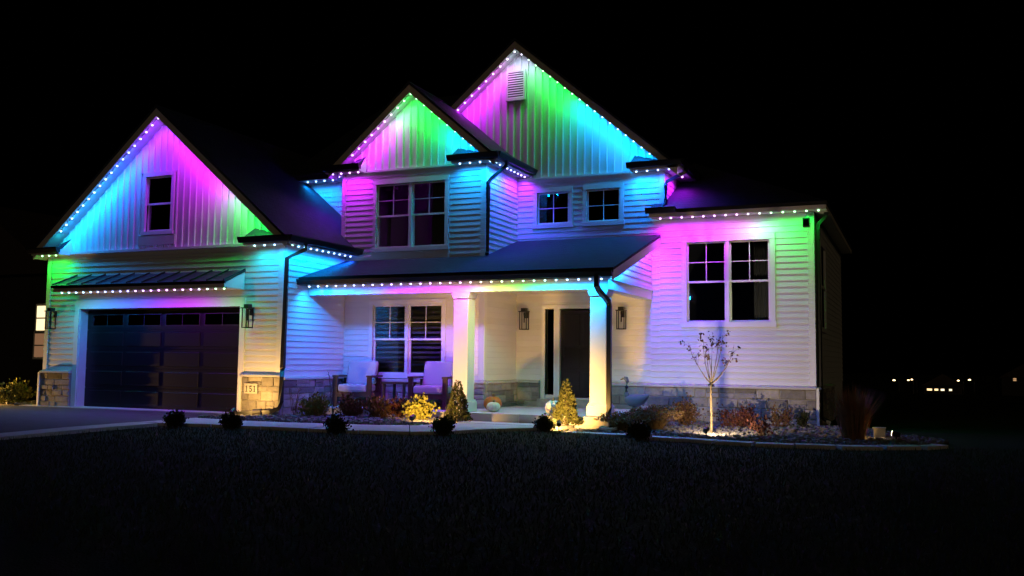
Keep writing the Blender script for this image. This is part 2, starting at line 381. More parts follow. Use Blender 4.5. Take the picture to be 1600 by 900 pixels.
def gutter_x(x0, x1, y, z): # front gutter, back face at y
    return part('gutter', MB().ext([(x0, y, z), (x0, y, z-.12), (x0, y-.08, z-.12), (x0, y-.125, z-.03), (x0, y-.125, z)], (x1-x0, 0, 0)), 'black_metal')
def gutter_y(x, y0, y1, z, s=1):
    return part('gutter', MB().ext([(x, y0, z), (x, y0, z-.12), (x+s*.08, y0, z-.12), (x+s*.125, y0, z-.03), (x+s*.125, y0, z)], (0, y1-y0, 0)), 'black_metal')
def cornice_return(x0, x1, y0, ywall, ztop, slope_end):
    """boxed return under a rake: soffit box, black gutter along the front, small pent roof"""
    part('return_box', MB().box(x0, x1, y0+.03, ywall+.02, ztop-.16, ztop-.03), 'fascia')
    gutter_x(x0-.05, x1+.05, y0+.028, ztop)
    xa, xb = x0+.02, x1-.02
    xi, xo = (xb, xa) if slope_end > 0 else (xa, xb)      # inner end stands full height, outer end dies into the main eave
    part('return_roof', MB().add([(xi, y0-.02, ztop-.02), (xi, ywall+.01, ztop+.26), (xi, ywall+.01, ztop-.025), (xo, y0-.02, ztop-.02), (xo, ywall+.01, ztop-.015), (xo, ywall+.01, ztop-.025)],
         [(0, 1, 2), (3, 5, 4), (0, 3, 4, 1), (1, 4, 5, 2), (2, 5, 3, 0)]), 'shingle')
    e = x1-.019 if slope_end > 0 else x0+.019
    part('return_end', MB().ext([(e, y0+.02, ztop-.15), (e, ywall+.01, ztop+.25), (e, ywall+.01, ztop-.15)], (slope_end*.02, 0, 0)), 'trim')
def downspout(pts, rad=.055): return part('downspout', MB().tube(pts, rad, 4, square=True), 'black_metal')

def stone_wall(plane, at, u0, u1, z0, z1, cap=True, out=.07):
    if plane == 'f': back = part('stone_veneer', MB().box(u0, u1, at-out, at-.001, z0, z1), 'mortar')
    else: back = part('stone_veneer', MB().box(at+.001, at+out, u0, u1, z0, z1), 'mortar')
    z = z0+.004
    while z < z1-.03:
        h = rnd.choice((.11, .14, .17, .2)); h = min(h, z1-z)
        if z1-z-h < .08: h = z1-z
        u = u0
        while u < u1-.01:
            w = rnd.uniform(.16, .52)
            if u1-u-w < .12: w = u1-u
            subs = [(z, h)]
            if h > .16 and rnd.random() < .35: subs = [(z, h*.5), (z+h*.5, h*.5)]
            for sz, sh in subs:
                d = rnd.uniform(.008, .03); g = .006
                me = rnd.choice(STONES)
                if plane == 'f': link('stone', me, back, (u+g, at-out, sz+g), (w-2*g, d, sh-2*g))
                else: link('stone', rnd.choice(STONES_S), back, (at+out, u+g, sz+g), (d, w-2*g, sh-2*g))
            u += w
        z += h
    if cap:
        cp = MB()
        if plane == 'f': cp.ext([(u0, at-.001, z1+.001), (u0, at-out-.05, z1+.001), (u0, at-out-.05, z1+.04), (u0, at-.001, z1+.07)], (u1-u0, 0, 0))
        else: cp.ext([(at+.001, u0, z1+.001), (at+out+.05, u0, z1+.001), (at+out+.05, u0, z1+.04), (at+.001, u0, z1+.07)], (0, u1-u0, 0))
        part('water_table', cp, 'cap_stone')
STONES = []; STONES_S = []
for k in range(6):
    f = [(rnd.uniform(.01, .05), -rnd.uniform(.7, 1.2), rnd.uniform(.03, .1)), (1-rnd.uniform(.01, .05), -rnd.uniform(.7, 1.2), rnd.uniform(.03, .1)),
         (1-rnd.uniform(.01, .05), -rnd.uniform(.7, 1.2), 1-rnd.uniform(.03, .1)), (rnd.uniform(.01, .05), -rnd.uniform(.7, 1.2), 1-rnd.uniform(.03, .1))]
    c = (.5, -rnd.uniform(.9, 1.4), .5)
    b = [(0, 0, 0), (1, 0, 0), (1, 0, 1), (0, 0, 1)]
    fc = [(0,1,5,4),(1,2,6,5),(2,3,7,6),(3,0,4,7),(4,5,8),(5,6,8),(6,7,8),(7,4,8)]
    STONES.append(MB().add(b+f+[c], fc).mesh('stone', 'stone'))
    STONES_S.append(MB().add([(-y, x, z) for x, y, z in b+f+[c]], fc).mesh('stone', 'stone'))

def window(x0, x1, y, z0, z1, units=1, grid='upper', sash=True, trim=.09, blind=False, label=None, name='window', midz=None, curtain=0):
    """white framed window set in the opening x0..x1, z0..z1 of a front wall"""
    fr = MB(); t = trim
    fr.box(x0-t, x1+t, y-.045, y+.02, z1, z1+t+.02); fr.box(x0-t-.02, x1+t+.02, y-.055, y+.02, z0-t, z0)
    fr.box(x0-t, x0, y-.04, y+.02, z0, z1); fr.box(x1, x1+t, y-.04, y+.02, z0, z1)
    w = part(name, fr, 'trim')
    if label: w['label'] = label
    mw = .07; uw = (x1-x0-mw*(units-1))/units; mid = midz or (z0+z1)/2; sf = .04
    for u in range(units):
        a = x0+u*(uw+mw); b = a+uw
        if u: part('mullion', MB().box(a-mw, a, y-.03, y+.06, z0, z1), 'trim', w)
        def sash_(za, zb, yo):
            m = MB(); m.box(a, b, y+yo, y+yo+.035, za, za+sf); m.box(a, b, y+yo, y+yo+.035, zb-sf, zb)
            m.box(a, a+sf, y+yo, y+yo+.035, za+sf, zb-sf); m.box(b-sf, b, y+yo, y+yo+.035, za+sf, zb-sf)
            part('sash', m, 'trim', w)
            part('pane', MB().box(a+sf, b-sf, y+yo+.014, y+yo+.020, za+sf, zb-sf), 'glass', w)
        if sash:
            sash_(mid-.02, z1, .012); sash_(z0, mid+.02, .05)
            gz0, gz1 = mid+.02, z1-sf
        else:
            sash_(z0, z1, .012); gz0, gz1 = z0+sf, z1-sf
        if grid:
            part('muntin', MB().box((a+b)/2-.009, (a+b)/2+.009, y+.018, y+.038, gz0, gz1), 'trim', w)
            part('muntin', MB().box(a+sf, b-sf, y+.0185, y+.0375, (gz0+gz1)/2-.009, (gz0+gz1)/2+.009), 'trim', w)
        if curtain and u == units-1:
            n = 26; cv = []
            for k in range(n+1):
                cx = b-.02-(uw*curtain)*k/n; cy = y+.16+.03*math.sin(k*1.35)
                cv += [(cx, cy, z0), (cx, cy, z1)]
            part('curtain', MB().add(cv, [(2*k, 2*k+1, 2*k+3, 2*k+2) for k in range(n)]), 'curtain', w, True)
        if blind:
            z = z1-.05
            while z > z0+.06:
                part('blind_slat', MB().ext([(a+.03, y+.10, z-.05), (a+.03, y+.13, z), (a+.03, y+.133, z), (a+.03, y+.103, z-.05)], (uw-.06, 0, 0)), 'blind', w)
                z -= .112
    return w

# --- garage block
DX0, DX1, DZ = -18.08, -13.34, 2.30
AW0, AW1 = -16.16, -15.4
gate_hole = (DX0, DX1, -.1, DZ)
gw = wall_sheet('f', GY, GX0, GX1, -.1, 3.62, [gate_hole])
siding(gw, 'f', GY, GX0+.11, GX1-.11, .86, 3.56, [(DX0-.14, DX1+.14, 0, DZ+.19)])
board_f('corner_board', GX0-.02, GX0+.105, GY, .86, 3.60); board_f('corner_board', GX1-.105, GX1+.025, GY, .86, 3.60, .032)
board_s('corner_board', GX1, GY-.005, GY+.1, .86, 3.60, .028)
part('wall', MB().box(GX0-.001, GX0+.14, GY+.141, 26, -.1, 3.6), 'trim')
part('wall', MB().box(GX0, GX1, 25.9, 26.05, -.1, 3.6), 'trim')
board_f('drip_cap', GX0+.55, GX1-.75, GY, 3.60, 3.66, .07); board_f('frieze_board', GX0+.5, GX1-.7, GY, 3.50, 3.60, .03)
# garage door casing, head and jambs
board_f('door_casing', DX0-.14, DX0, GY, 0.01, DZ+.19, .035); board_f('door_casing', DX1, DX1+.14, GY, 0.01, DZ+.19, .035)
board_f('door_casing', DX0, DX1, GY, DZ, DZ+.19, .034)
part('door_jamb', MB().box(DX0, DX0+.02, GY, GY+.26, .01, DZ), 'trim'); part('door_jamb', MB().box(DX1-.02, DX1, GY, GY+.26, .01, DZ), 'trim'); part('door_jamb', MB().box(DX0+.02, DX1-.02, GY, GY+.26, DZ-.02, DZ), 'dark_bronze')
gd = part('garage_door', MB().box(DX0+.02, DX1-.02, GY+.24, GY+.3, .012, DZ-.02), 'door_dark'); gd['label'] = 'black sectional garage door with four small top windows'
rows = 5; rh = (DZ-.05)/rows
for r_ in range(rows):
    z0 = .02+r_*rh; z1 = z0+rh-.012
    part('door_section', MB().box(DX0+.022, DX1-.022, GY+.215, GY+.238, z0, z1), 'door_dark', gd)
    for c in range(4):
        a = DX0+.1+c*(DX1-DX0-.2)/4+.06; b = a+(DX1-DX0-.2)/4-.12
        if r_ == rows-1:
            part('window_frame', MB().box(a, b, GY+.2, GY+.214, z0+.07, z1-.07), 'dark_bronze', gd)
            for q in range(2):
                p0 = a+.03+q*(b-a-.03)/2; p1 = p0+(b-a-.09)/2
                part('pane', MB().box(p0, p1, GY+.194, GY+.199, z0+.1, z1-.1), 'glass', gd)
        else:
            o = part('raised_panel', MB().box(a, b, GY+.2, GY+.2145, z0+.06, z1-.06), 'door_dark', gd); bevel(o, .012)
stone_wall('f', GY, GX0-.02, DX0-.15, 0, .79); stone_wall('f', GY, DX1+.15, GX1+.07, -.02, .79)
stone_wall('s', GX1, GY+.001, BY, -.02, .74)
board_f('stone_edge', DX1+.10, DX1+.149, GY, .01, .80, .11); board_f('stone_edge', GX0-.075, GX0-.022, GY, .01, .80, .11)
# side wall of the garage towards the porch
sw = wall_sheet('s', GX1, GY+.141, 19.3, -.1, 3.62)
siding(sw, 's', GX1, GY+.1, BY, .81, 3.58)
gable(-15.6, 6.86, 3.70, GY-.38, GY, 25.5, 3.66, GX0+.1, GX1-.1, hole=(AW0-.09, AW1+.09, 3.95, 5.42))
window(AW0, AW1, GY, 4.05, 5.32, 1, None, trim=.08, label='tall attic window in garage gable')
part('sill_plate', MB().box(AW0-.16, AW1+.16, GY-.05, GY-.03, 3.73, 3.955), 'fascia')
cornice_return(-19.35, -18.45, GY-.4, GY, 3.74, 1); cornice_return(-13.05, -11.85, GY-.4, GY, 3.74, -1)
part('eave_soffit', MB().box(GX1+.03, -11.88, GY-.36, 18.36, 3.585, 3.60), 'soffit'); part('fascia', MB().box(-11.9, -11.87, GY-.37, 18.36, 3.60, 3.71), 'fascia')
gutter_y(-11.868, GY-.42, 18.36, 3.745)
# awning over the garage door: standing-seam metal on a boxed frame
aw = MB().ext([(-18.22, 15.36, 2.80), (-18.22, GY-.03, 3.08), (-18.22, GY-.03, 3.05), (-18.22, 15.36, 2.77)], (5.0, 0, 0))
awn = part('awning', aw, 'awning_metal'); awn['label'] = 'dark standing-seam metal awning above garage door'
for i in range(12):
    x = -18.2+i*(4.96/11)
    part('seam', MB().ext([(x-.012, 15.35, 2.806), (x-.012, GY-.03, 3.086), (x-.012, GY-.03, 3.12), (x-.012, 15.35, 2.84)], (.024, 0, 0)), 'awning_metal', awn)
part('awning_fascia', MB().box(-18.2, -13.24, 15.37, 15.40, 2.66, 2.755), 'fascia', awn); part('drip_edge', MB().box(-18.24, -13.2, 15.335, 15.37, 2.74, 2.80), 'black_metal', awn)
part('awning_soffit', MB().box(-18.2, -13.24, 15.401, GY-.035, 2.66, 2.675), 'soffit', awn)
for x in (-18.2, -13.26): part('awning_side', MB().ext([(x, 15.401, 2.676), (x, GY-.036, 2.676), (x, GY-.036, 3.04), (x, 15.401, 2.76)], (.02, 0, 0)), 'trim', awn)
downspout([(-11.8, 16.2, 3.62), (-11.8, 16.2, 3.5), (-12.13, 16.0, 3.3), (-12.15, 15.99, 1.0), (-12.15, 15.98, .92), (-12.08, 15.88, .8), (-12.08, 15.87, .3), (-12.1, 15.84, .16), (-12.25, 15.75, .08), (-13.0, 15.55, .03)], .058)
part('pipe_coupling', MB().tube([(-12.42, 15.70, .07), (-12.6, 15.655, .055)], .08, 10), 'dark_bronze')
# address stone
apl = board_f('address_plaque', -13.08, -12.74, GY-.1, .44, .65, .03, 'plaque')
def digit(ch, x):
    z0, h, w, s = .475, .13, .07, .018; m = MB(); y = GY-.134
    def b(x0, x1, za, zb): m.box(x+x0, x+x1, y, y+.0035, z0+za, z0+zb)
    if ch == '1':
        b(w/2-s/2, w/2+s/2, 0, h); b(w/2-.03, w/2-s/2, 0, .012); b(w/2+s/2, w/2+.03, 0, .012); b(w/2-.024, w/2-s/2, h-.03, h-.012)
    else:
        b(.008, w, h-.02, h); b(.008, .022, h*.5, h-.02); b(.022, .052, h*.5, h*.5+.016); b(.050, w, .018, h*.5+.006); b(.014, .052, 0, .018); b(.004, .018, .006, .03)
    part('digit', m, 'digit_black', apl)
for ch, x in (('1', -13.05), ('5', -12.945), ('1', -12.845)): digit(ch, x)

# --- upper wall piece left of the bay, over the garage roof
lw = wall_sheet('f', 19.5, -14.5, BX0+.02, 3.3, 5.66)
siding(lw, 'f', 19.5, -14.5, BX0, 4.0, 5.66)
lr = part('roof', MB().ext([(-14.55, 19.02, 5.80), (-14.55, 24, 9.0), (-14.55, 24, 8.94), (-14.55, 19.02, 5.74)], (2.5, 0, 0)), 'shingle')
part('eave_soffit', MB().box(-14.5, -12.3, 19.07, 19.5, 5.65, 5.67), 'soffit'); part('fascia', MB().box(-14.5, -12.3, 19.04, 19.068, 5.65, 5.76), 'dark_bronze')

# --- bay
bwin = (-11.42, -9.62, 3.75, 5.24); lwin = (-11.45, -9.65, .86, 2.44)
bw = wall_sheet('f', BY, BX0, BX1, -.1, 5.56, [bwin, lwin])
siding(bw, 'f', BY, BX0+.1, BX1-.11, 3.30, 5.42, [(bwin[0]-.095, bwin[1]+.095, 3.66, 5.35)])
siding(bw, 'f', BY, GX1+.03, BX1-.11, .76, 2.76, [(lwin[0]-.095, lwin[1]+.095, .76, 2.56)])
board_f('corner_board', BX0-.01, BX0+.095, BY, 3.3, 5.5, .03); board_f('corner_board', BX1-.105, BX1+.026, BY, .76, 5.5, .032); board_s('corner_board', BX1, BY-.004, BY+.1, .76, 5.5, .028)
board_f('frieze_board', BX0+.1, BX1-.105, BY, 5.42, 5.54, .028); board_f('drip_cap', -11.8, -9.35, BY, 5.541, 5.59, .06)
board_f('apron_board', bwin[0]-.12, bwin[1]+.12, BY, 3.44, 3.65, .03)
window(*bwin[:2], BY, *bwin[2:], 2, 'upper', label='double window in upper bay', curtain=.45); window(*lwin[:2], BY, *lwin[2:], 2, 'upper', blind=True, label='double porch window with slatted blinds')
bs = wall_sheet('s', BX1, BY+.141, MY, -.1, 5.58)
siding(bs, 's', BX1, BY+.1, MY-.001, 3.30, 5.54); siding(bs, 's', BX1, BY+.1, MY-.001, .76, 2.76)
part('wall', MB().box(BX0+.001, BX0+.14, BY+.141, 22, 3.0, 5.58), 'trim')
gable(-10.43, 7.5, 2.16, BY-.33, BY, 21.6, 5.59, BX0+.12, BX1-.12)
cornice_return(-12.66, -11.72, BY-.36, BY, 5.70, 1); cornice_return(-9.34, -8.2, BY-.36, BY, 5.70, -1)
part('eave_soffit', MB().box(BX1+.03, -8.24, BY-.3, MY-.01, 5.545, 5.56), 'soffit'); part('fascia', MB().box(-8.26, -8.23, BY-.32, MY-.01, 5.56, 5.67), 'fascia'); gutter_y(-8.228, BY-.38, MY-.02, 5.705)
part('eave_soffit', MB().box(-12.62, BX0-.02, BY-.3, 19.45, 5.545, 5.56), 'soffit'); part('fascia', MB().box(-12.63, -12.60, BY-.32, 19.45, 5.56, 5.67), 'fascia'); gutter_y(-12.632, BY-.38, 19.4, 5.705, -1)
downspout([(-8.16, 18.42, 5.58), (-8.16, 18.42, 5.46), (-8.48, 18.36, 5.2), (-8.54, 18.31, 5.1), (-8.54, 18.31, 3.56), (-8.5, 18.2, 3.5)], .05)
stone_wall('f', BY, GX1+.1, BX1+.07, .1, .69); stone_wall('s', BX1, BY+.001, MY, .1, .69)

# --- main block and right wing share one front plane
w1 = (-8.11, -7.31, 4.39, 5.15); w2 = (-6.88, -6.08, 4.39, 5.15); rwn = (-4.56, -2.78, 2.07, 3.83)
door = (-7.88, -6.44, .36, 2.40)
mw = wall_sheet('f', MY, MX0, MX1, -.2, 5.52, [w1, w2, door])
rw_ = wall_sheet('f', MY, MX1, RX1, -.2, 4.44, [rwn])
siding(mw, 'f', MY, BX1+.02, MX1-.1, 3.3, 5.36, [(w1[0]-.095, w1[1]+.095, 4.30, 5.27), (w2[0]-.095, w2[1]+.095, 4.30, 5.27)])
siding(mw, 'f', MY, BX1+.02, -5.36, .76, 2.70, [(door[0]-.09, door[1]+.09, 0, 2.49)])
siding(rw_, 'f', MY, MX1-.1, RX1-.11, .74, 4.36, [(rwn[0]-.115, rwn[1]+.115, 1.97, 3.96)])
siding(mw, 'f', MY, -5.36, MX1-.1, .74, 3.29)
board_f('corner_board', MX1-.098, MX1+.02, MY, 4.56, 5.5, .031)
board_f('corner_board', RX1-.105, RX1+.026, MY, .74, 4.40, .032); board_s('corner_board', RX1, MY-.004, MY+.1, .74, 4.40, .028)
board_f('frieze_board', BX1+.03, MX1-.1, MY, 5.36, 5.46, .028); board_f('drip_cap', BX1+.03, -5.82, MY, 5.461, 5.51, .06)
window(*w1[:2], MY, *w1[2:], 1, 'all', sash=False, label='small square window beside upper bay'); window(*w2[:2], MY, *w2[2:], 1, 'all', sash=False, label='small square window nearer right eave')
window(*rwn[:2], MY, *rwn[2:], 2, 'upper', trim=.11, label='large double window in right wing', curtain=.4)  # curtain added here to suggest the faint interior and reflections in the glass
gable(-8.58, 8.85, 3.92, MY-.35, MY, 29.5, 5.51, MX0+.1, MX1-.1)
cornice_return(-5.76, -4.62, MY-.38, MY, 5.62, -1); cornice_return(-12.5, -11.9, MY-.30, MY, 5.62, 1)
part('eave_soffit', MB().box(MX1+.02, -4.66, MY-.32, 24, 5.465, 5.48), 'soffit'); part('fascia', MB().box(-4.68, -4.65, MY-.34, 24, 5.48, 5.56), 'fascia'); gutter_y(-4.648, MY-.4, 24, 5.625)
ms_ = wall_sheet('s', MX1, MY+.141, 29, -.2, 5.48)
siding(ms_, 's', MX1, MY+.1, 25, 4.5, 5.46)
part('wall', MB().box(MX0+.001, MX0+.14, MY+.141, 29, -.2, 5.48), 'trim'); part('wall', MB().box(MX0, MX1, 28.9, 29.05, -.2, 4.4), 'trim'); part('wall', MB().box(MX1+.002, RX1-.141, 27.9, 28.0, -.2, 4.4), 'trim'); part('wall', MB().box(MX0, MX1, 28.88, 28.899, 4.4, 5.5), 'trim')
downspout([(-4.58, 20.25, 5.5), (-4.6, 20.22, 5.42), (-4.98, 20.07, 5.2), (-5.0, 20.06, 5.12), (-5.0, 20.06, 4.72), (-5.08, 19.9, 4.56)], .05)
# gable vent
vt = MB(); vx0, vx1, vz0, vz1 = -8.88, -8.47, 7.48, 8.12
vt.box(vx0, vx1, MY-.055, MY-.031, vz0, vz1)
vent = part('gable_vent', vt, 'dark_bronze')
for a in ((vx0-.05, vx0, vz0-.05, vz1+.05), (vx1, vx1+.05, vz0-.05, vz1+.05), (vx0, vx1, vz0-.05, vz0), (vx0, vx1, vz1, vz1+.05)): part('vent_frame', MB().box(a[0], a[1], MY-.085, MY-.03, a[2], a[3]), 'trim', vent)
for i in range(11):
    z = vz0+.01+i*(vz1-vz0)/11
    part('louver', MB().ext([(vx0, MY-.082, z), (vx0, MY-.058, z+.034), (vx0, MY-.056, z+.028), (vx0, MY-.078, z-.004)], (vx1-vx0, 0, 0)), 'trim', vent)
# right wing roof (hip), eave, gutter, side wall
EZ = 4.52
hip = MB(); a, b, c = Vector((-5.32, 19.72, EZ)), Vector((-1.58, 19.72, EZ)), Vector((-5.055, 23.195, EZ+.5*3.475))
d = Vector((-1.58, 28.2, EZ)); e = Vector((-5.055, 28.2, EZ+.5*3.475)); a2 = Vector((-5.055, 19.72, EZ))
hip.add([a, b, c, a+Vector((0, 0, -.05)), b+Vector((0, 0, -.05)), c+Vector((0, 0, -.05)), d, e, d+Vector((0, 0, -.05)), e+Vector((0, 0, -.05))],
        [(0, 1, 2), (3, 5, 4), (0, 3, 4, 1), (1, 6, 7, 2), (4, 5, 9, 8), (1, 4, 8, 6), (0, 2, 5, 3)])
part('roof', hip, 'shingle')
part('fascia', MB().box(-5.3, -1.6, 19.74, 19.77, 4.36, 4.47), 'fascia'); part('fascia', MB().box(-1.63, -1.6, 19.771, 28.2, 4.36, 4.47), 'fascia')
part('eave_soffit', MB().box(-5.3, -1.631, 19.771, MY-.03, 4.365, 4.38), 'soffit'); part('eave_soffit', MB().box(RX1+.03, -1.631, MY-.029, 28.1, 4.365, 4.38), 'soffit')
gutter_x(-5.36, -4.7, 19.738, 4.56)
part('drip_edge', MB().box(-4.69, -1.58, 19.715, 19.738, 4.44, 4.515), 'dark_bronze')
rs = wall_sheet('s', RX1, MY+.141, 28, -.2, 4.4)
siding(rs, 's', RX1, MY+.1, 28, .74, 4.36)
for yy in (21.3,):
    wf = MB(); wf.box(RX1+.026, RX1+.06, yy-.1, yy+1.2, 3.8, 3.9); wf.box(RX1+.026, RX1+.06, yy-.1, yy+1.2, 1.9, 2.0); wf.box(RX1+.026, RX1+.06, yy-.1, yy, 2.0, 3.8); wf.box(RX1+.026, RX1+.06, yy+1.1, yy+1.2, 2.0, 3.8); wf.box(RX1+.026, RX1+.05, yy, yy+1.1, 2.87, 2.93)
    sdw = part('window', wf, 'trim'); sdw['label'] = 'side window on right end wall'
    for za, zb in ((2.0, 2.87), (2.93, 3.8)): part('pane', MB().box(RX1+.026, RX1+.034, yy, yy+1.1, za, zb), 'glass', sdw)
    part('dark_backing', MB().box(RX1+.0245, RX1+.0255, yy, yy+1.1, 2.0, 3.8), 'interior', sdw)  # dark sheet on the closed wall, standing in for the unlit room
downspout([(-1.64, 20.3, 4.37), (-1.65, 20.3, 4.28), (-1.8, 20.28, 4.12), (-1.81, 20.28, 4.0), (-1.81, 20.28, .1), (-1.6, 20.2, -.02)], .055)
stone_wall('f', MY, -6.35, RX1+.03, -.16, .66); stone_wall('s', RX1, MY+.001, 24, -.16, .66)
stone_wall('f', MY, BX1+.08, -8.0, .1, .69)
board_f('stone_edge', RX1+.031, RX1+.085, MY, -.16, .69, .11)

# --- front door and sidelight
dr = part('front_door', MB().box(-7.50, -6.50, MY+.03, MY+.08, .38, 2.37), 'front_door_paint'); dr['label'] = 'dark front door beside a narrow sidelight'
for k, (za, zb) in enumerate(((.5, .95), (1.03, 1.48), (1.56, 2.28))):
    for xa, xb in ((-7.42, -7.04), (-6.96, -6.58)): bevel(part('door_panel', MB().box(xa, xb, MY+.018, MY+.0305, za, zb), 'front_door_paint', dr), .01)
hd = part('handle', MB().box(-7.44, -7.41, MY-.03, MY+.0, 1.28, 1.52).box(-7.432, -7.418, MY-.0, MY+.031, 1.3, 1.32).box(-7.432, -7.418, MY, MY+.031, 1.48, 1.5), 'black_metal', dr)
fr = MB(); fr.box(-7.96, -7.88, MY-.045, MY+.09, .3, 2.49); fr.box(-6.44, -6.36, MY-.045, MY+.09, .3, 2.49); fr.box(-7.88, -6.44, MY-.044, MY+.09, 2.40, 2.49); fr.box(-7.66, -7.52, MY-.03, MY+.09, .36, 2.40)
dfm = part('door_frame', fr, 'trim')
part('sidelight_pane', MB().box(-7.87, -7.67, MY+.05, MY+.058, .42, 2.38), 'glass', dfm); part('sidelight_sill', MB().box(-7.88, -7.66, MY+.0, MY+.09, .36, .42), 'trim', dfm)
part('threshold', MB().box(-7.96, -6.36, MY-.30, MY-.001, .151, .33), 'stone')

# --- porch
slab = part('porch_slab', MB().box(GX1+.1, -5.12, 16.8, MY-.08, -.15, .15), 'concrete')
x = GX1+.09
while x < -5.2:
    w = min(rnd.uniform(.5, .8), -5.1-x); part('porch_edge_stone', MB().box(x+.004, x+w-.004, 16.74, 16.799, -.02, .145), 'fascia'); x += w
pz = lambda y: 2.94+.303*(y-16.55)
prf = MB()
prf.add([(GX1+.03, 16.55, pz(16.55)), (-5.13, 16.55, pz(16.55)), (-5.13, MY-.03, pz(MY-.03)), (BX1+.03, MY-.03, pz(MY-.03)), (BX1+.03, BY-.03, pz(BY-.03)), (GX1+.03, BY-.03, pz(BY-.03))], [(0, 1, 2, 3, 4, 5)])
prf.add([(x, y, z-.05) for x, y, z in prf.v], [(5, 4, 3, 2, 1, 0)]); prf.f += [(i, i+6, (i+1) % 6+6, (i+1) % 6) for i in range(6)]
part('roof', prf, 'shingle')
part('drip_edge', MB().box(GX1+.03, -5.12, 16.535, 16.549, 2.86, 2.945), 'black_metal')
gutter_x(GX1+.01, -5.14, 16.60, 2.90); part('fascia', MB().box(GX1+.03, -5.2, 16.601, 16.63, 2.76, 2.88), 'fascia')
part('eave_soffit', MB().box(GX1+.03, -5.24, 16.631, 16.94, 2.775, 2.79), 'soffit')
part('porch_ceiling', MB().box(GX1+.03, -5.6, 17.2, MY-.03, 2.76, 2.775), 'ceiling')
part('porch_beam', MB().box(GX1+.03, -5.34, 16.94, 17.2, 2.58, 2.80), 'trim'); part('porch_beam', MB().box(-5.6, -5.34, 17.201, MY-.03, 2.58, 2.77), 'trim')
part('rake_board', MB().ext([(-5.17, 16.58, pz(16.58)-.055), (-5.17, MY-.03, pz(MY-.03)-.055), (-5.17, MY-.03, pz(MY-.03)-.24), (-5.17, 16.62, pz(16.62)-.24)], (.03, 0, 0)), 'trim')
tri = part('wall', MB().ext([(-5.44, 17.0, 2.801), (-5.44, MY-.03, 2.801), (-5.44, MY-.03, pz(MY)-.1), (-5.44, 17.0, pz(17.0)-.1)], (.09, 0, 0)), 'trim')
siding(tri, 's', -5.349, 17.0, MY-.03, 2.83, 3.85, top=lambda z: (16.55+(z+.10-2.94)/.303 if z+.10 > 3.08 else 17.0, MY-.03))
part('frieze_board', MB().box(-5.339, -5.31, 16.94, MY-.03, 2.77, 2.83), 'trim')
def column(x):
    c = part('column', MB().box(x-.165, x+.165, 16.98, 17.31-.165*0, .35, 2.44), 'trim')
    bevel(c, .008)
    bevel(part('column_base', MB().box(x-.215, x+.215, 16.93, 17.36, .151, .35), 'trim', c), .012)
    part('base_molding', MB().box(x-.19, x+.19, 16.955, 17.335, .351, .39), 'trim', c)
    bevel(part('column_capital', MB().ext([(x-.2, 16.945, 2.579), (x+.2, 16.945, 2.579), (x+.2, 16.945, 2.53), (x+.168, 16.945, 2.45), (x-.168, 16.945, 2.45), (x-.2, 16.945, 2.53)], (0, .40, 0)), 'trim', c), .006)
column(-8.5); column(-5.56)
downspout([(-5.43, 16.5, 2.8), (-5.43, 16.5, 2.6), (-5.42, 16.6, 2.52), (-5.33, 16.9, 2.33), (-5.32, 16.93, 2.25), (-5.32, 16.93, .32), (-5.32, 16.9, .2), (-5.2, 16.7, -.02)], .058)
part('splash_block', MB().ext([(-5.36, 16.45, -.06), (-5.06, 16.45, -.06), (-5.06, 16.45, .0), (-5.12, 16.45, -.03), (-5.3, 16.45, -.03), (-5.36, 16.45, .0)], (0, .28, 0)), 'concrete')

# ------------------------------------------------------------------ eave LED lights
PAL = dict(G=(.0, .8, .05), T=(.0, .62, .6), C=(.0, .42, 1.3), K=(.0, .19, 1.5), B=(.03, .07, 1.6), V=(.18, .02, 1.5), P=(.36, .015, 1.3), M=(.66, .01, 1.05), R=(.62, .07, .6), W=(.24, .28, .4), Y=(.5, .5, .08), L=(.5, .4, 1))
def grad(stops, t):
    stops = list(stops)
    for (a, ca), (b, cb) in zip(stops[:-1], stops[1:]):
        if t <= b:
            k = 0 if b == a else max(0, (t-a)/(b-a)); return tuple(PAL[ca][i]*(1-k)+PAL[cb][i]*k for i in range(3))
    return PAL[stops[-1][1]]
def sphere(r_, n=10, m=6, zs=1):
    return MB().lathe([(max(.001, r_*math.sin(math.pi*i/m)), -zs*r_*math.cos(math.pi*i/m)) for i in range(m+1)], n=n)
BULBS = {}; LAMPS = {}
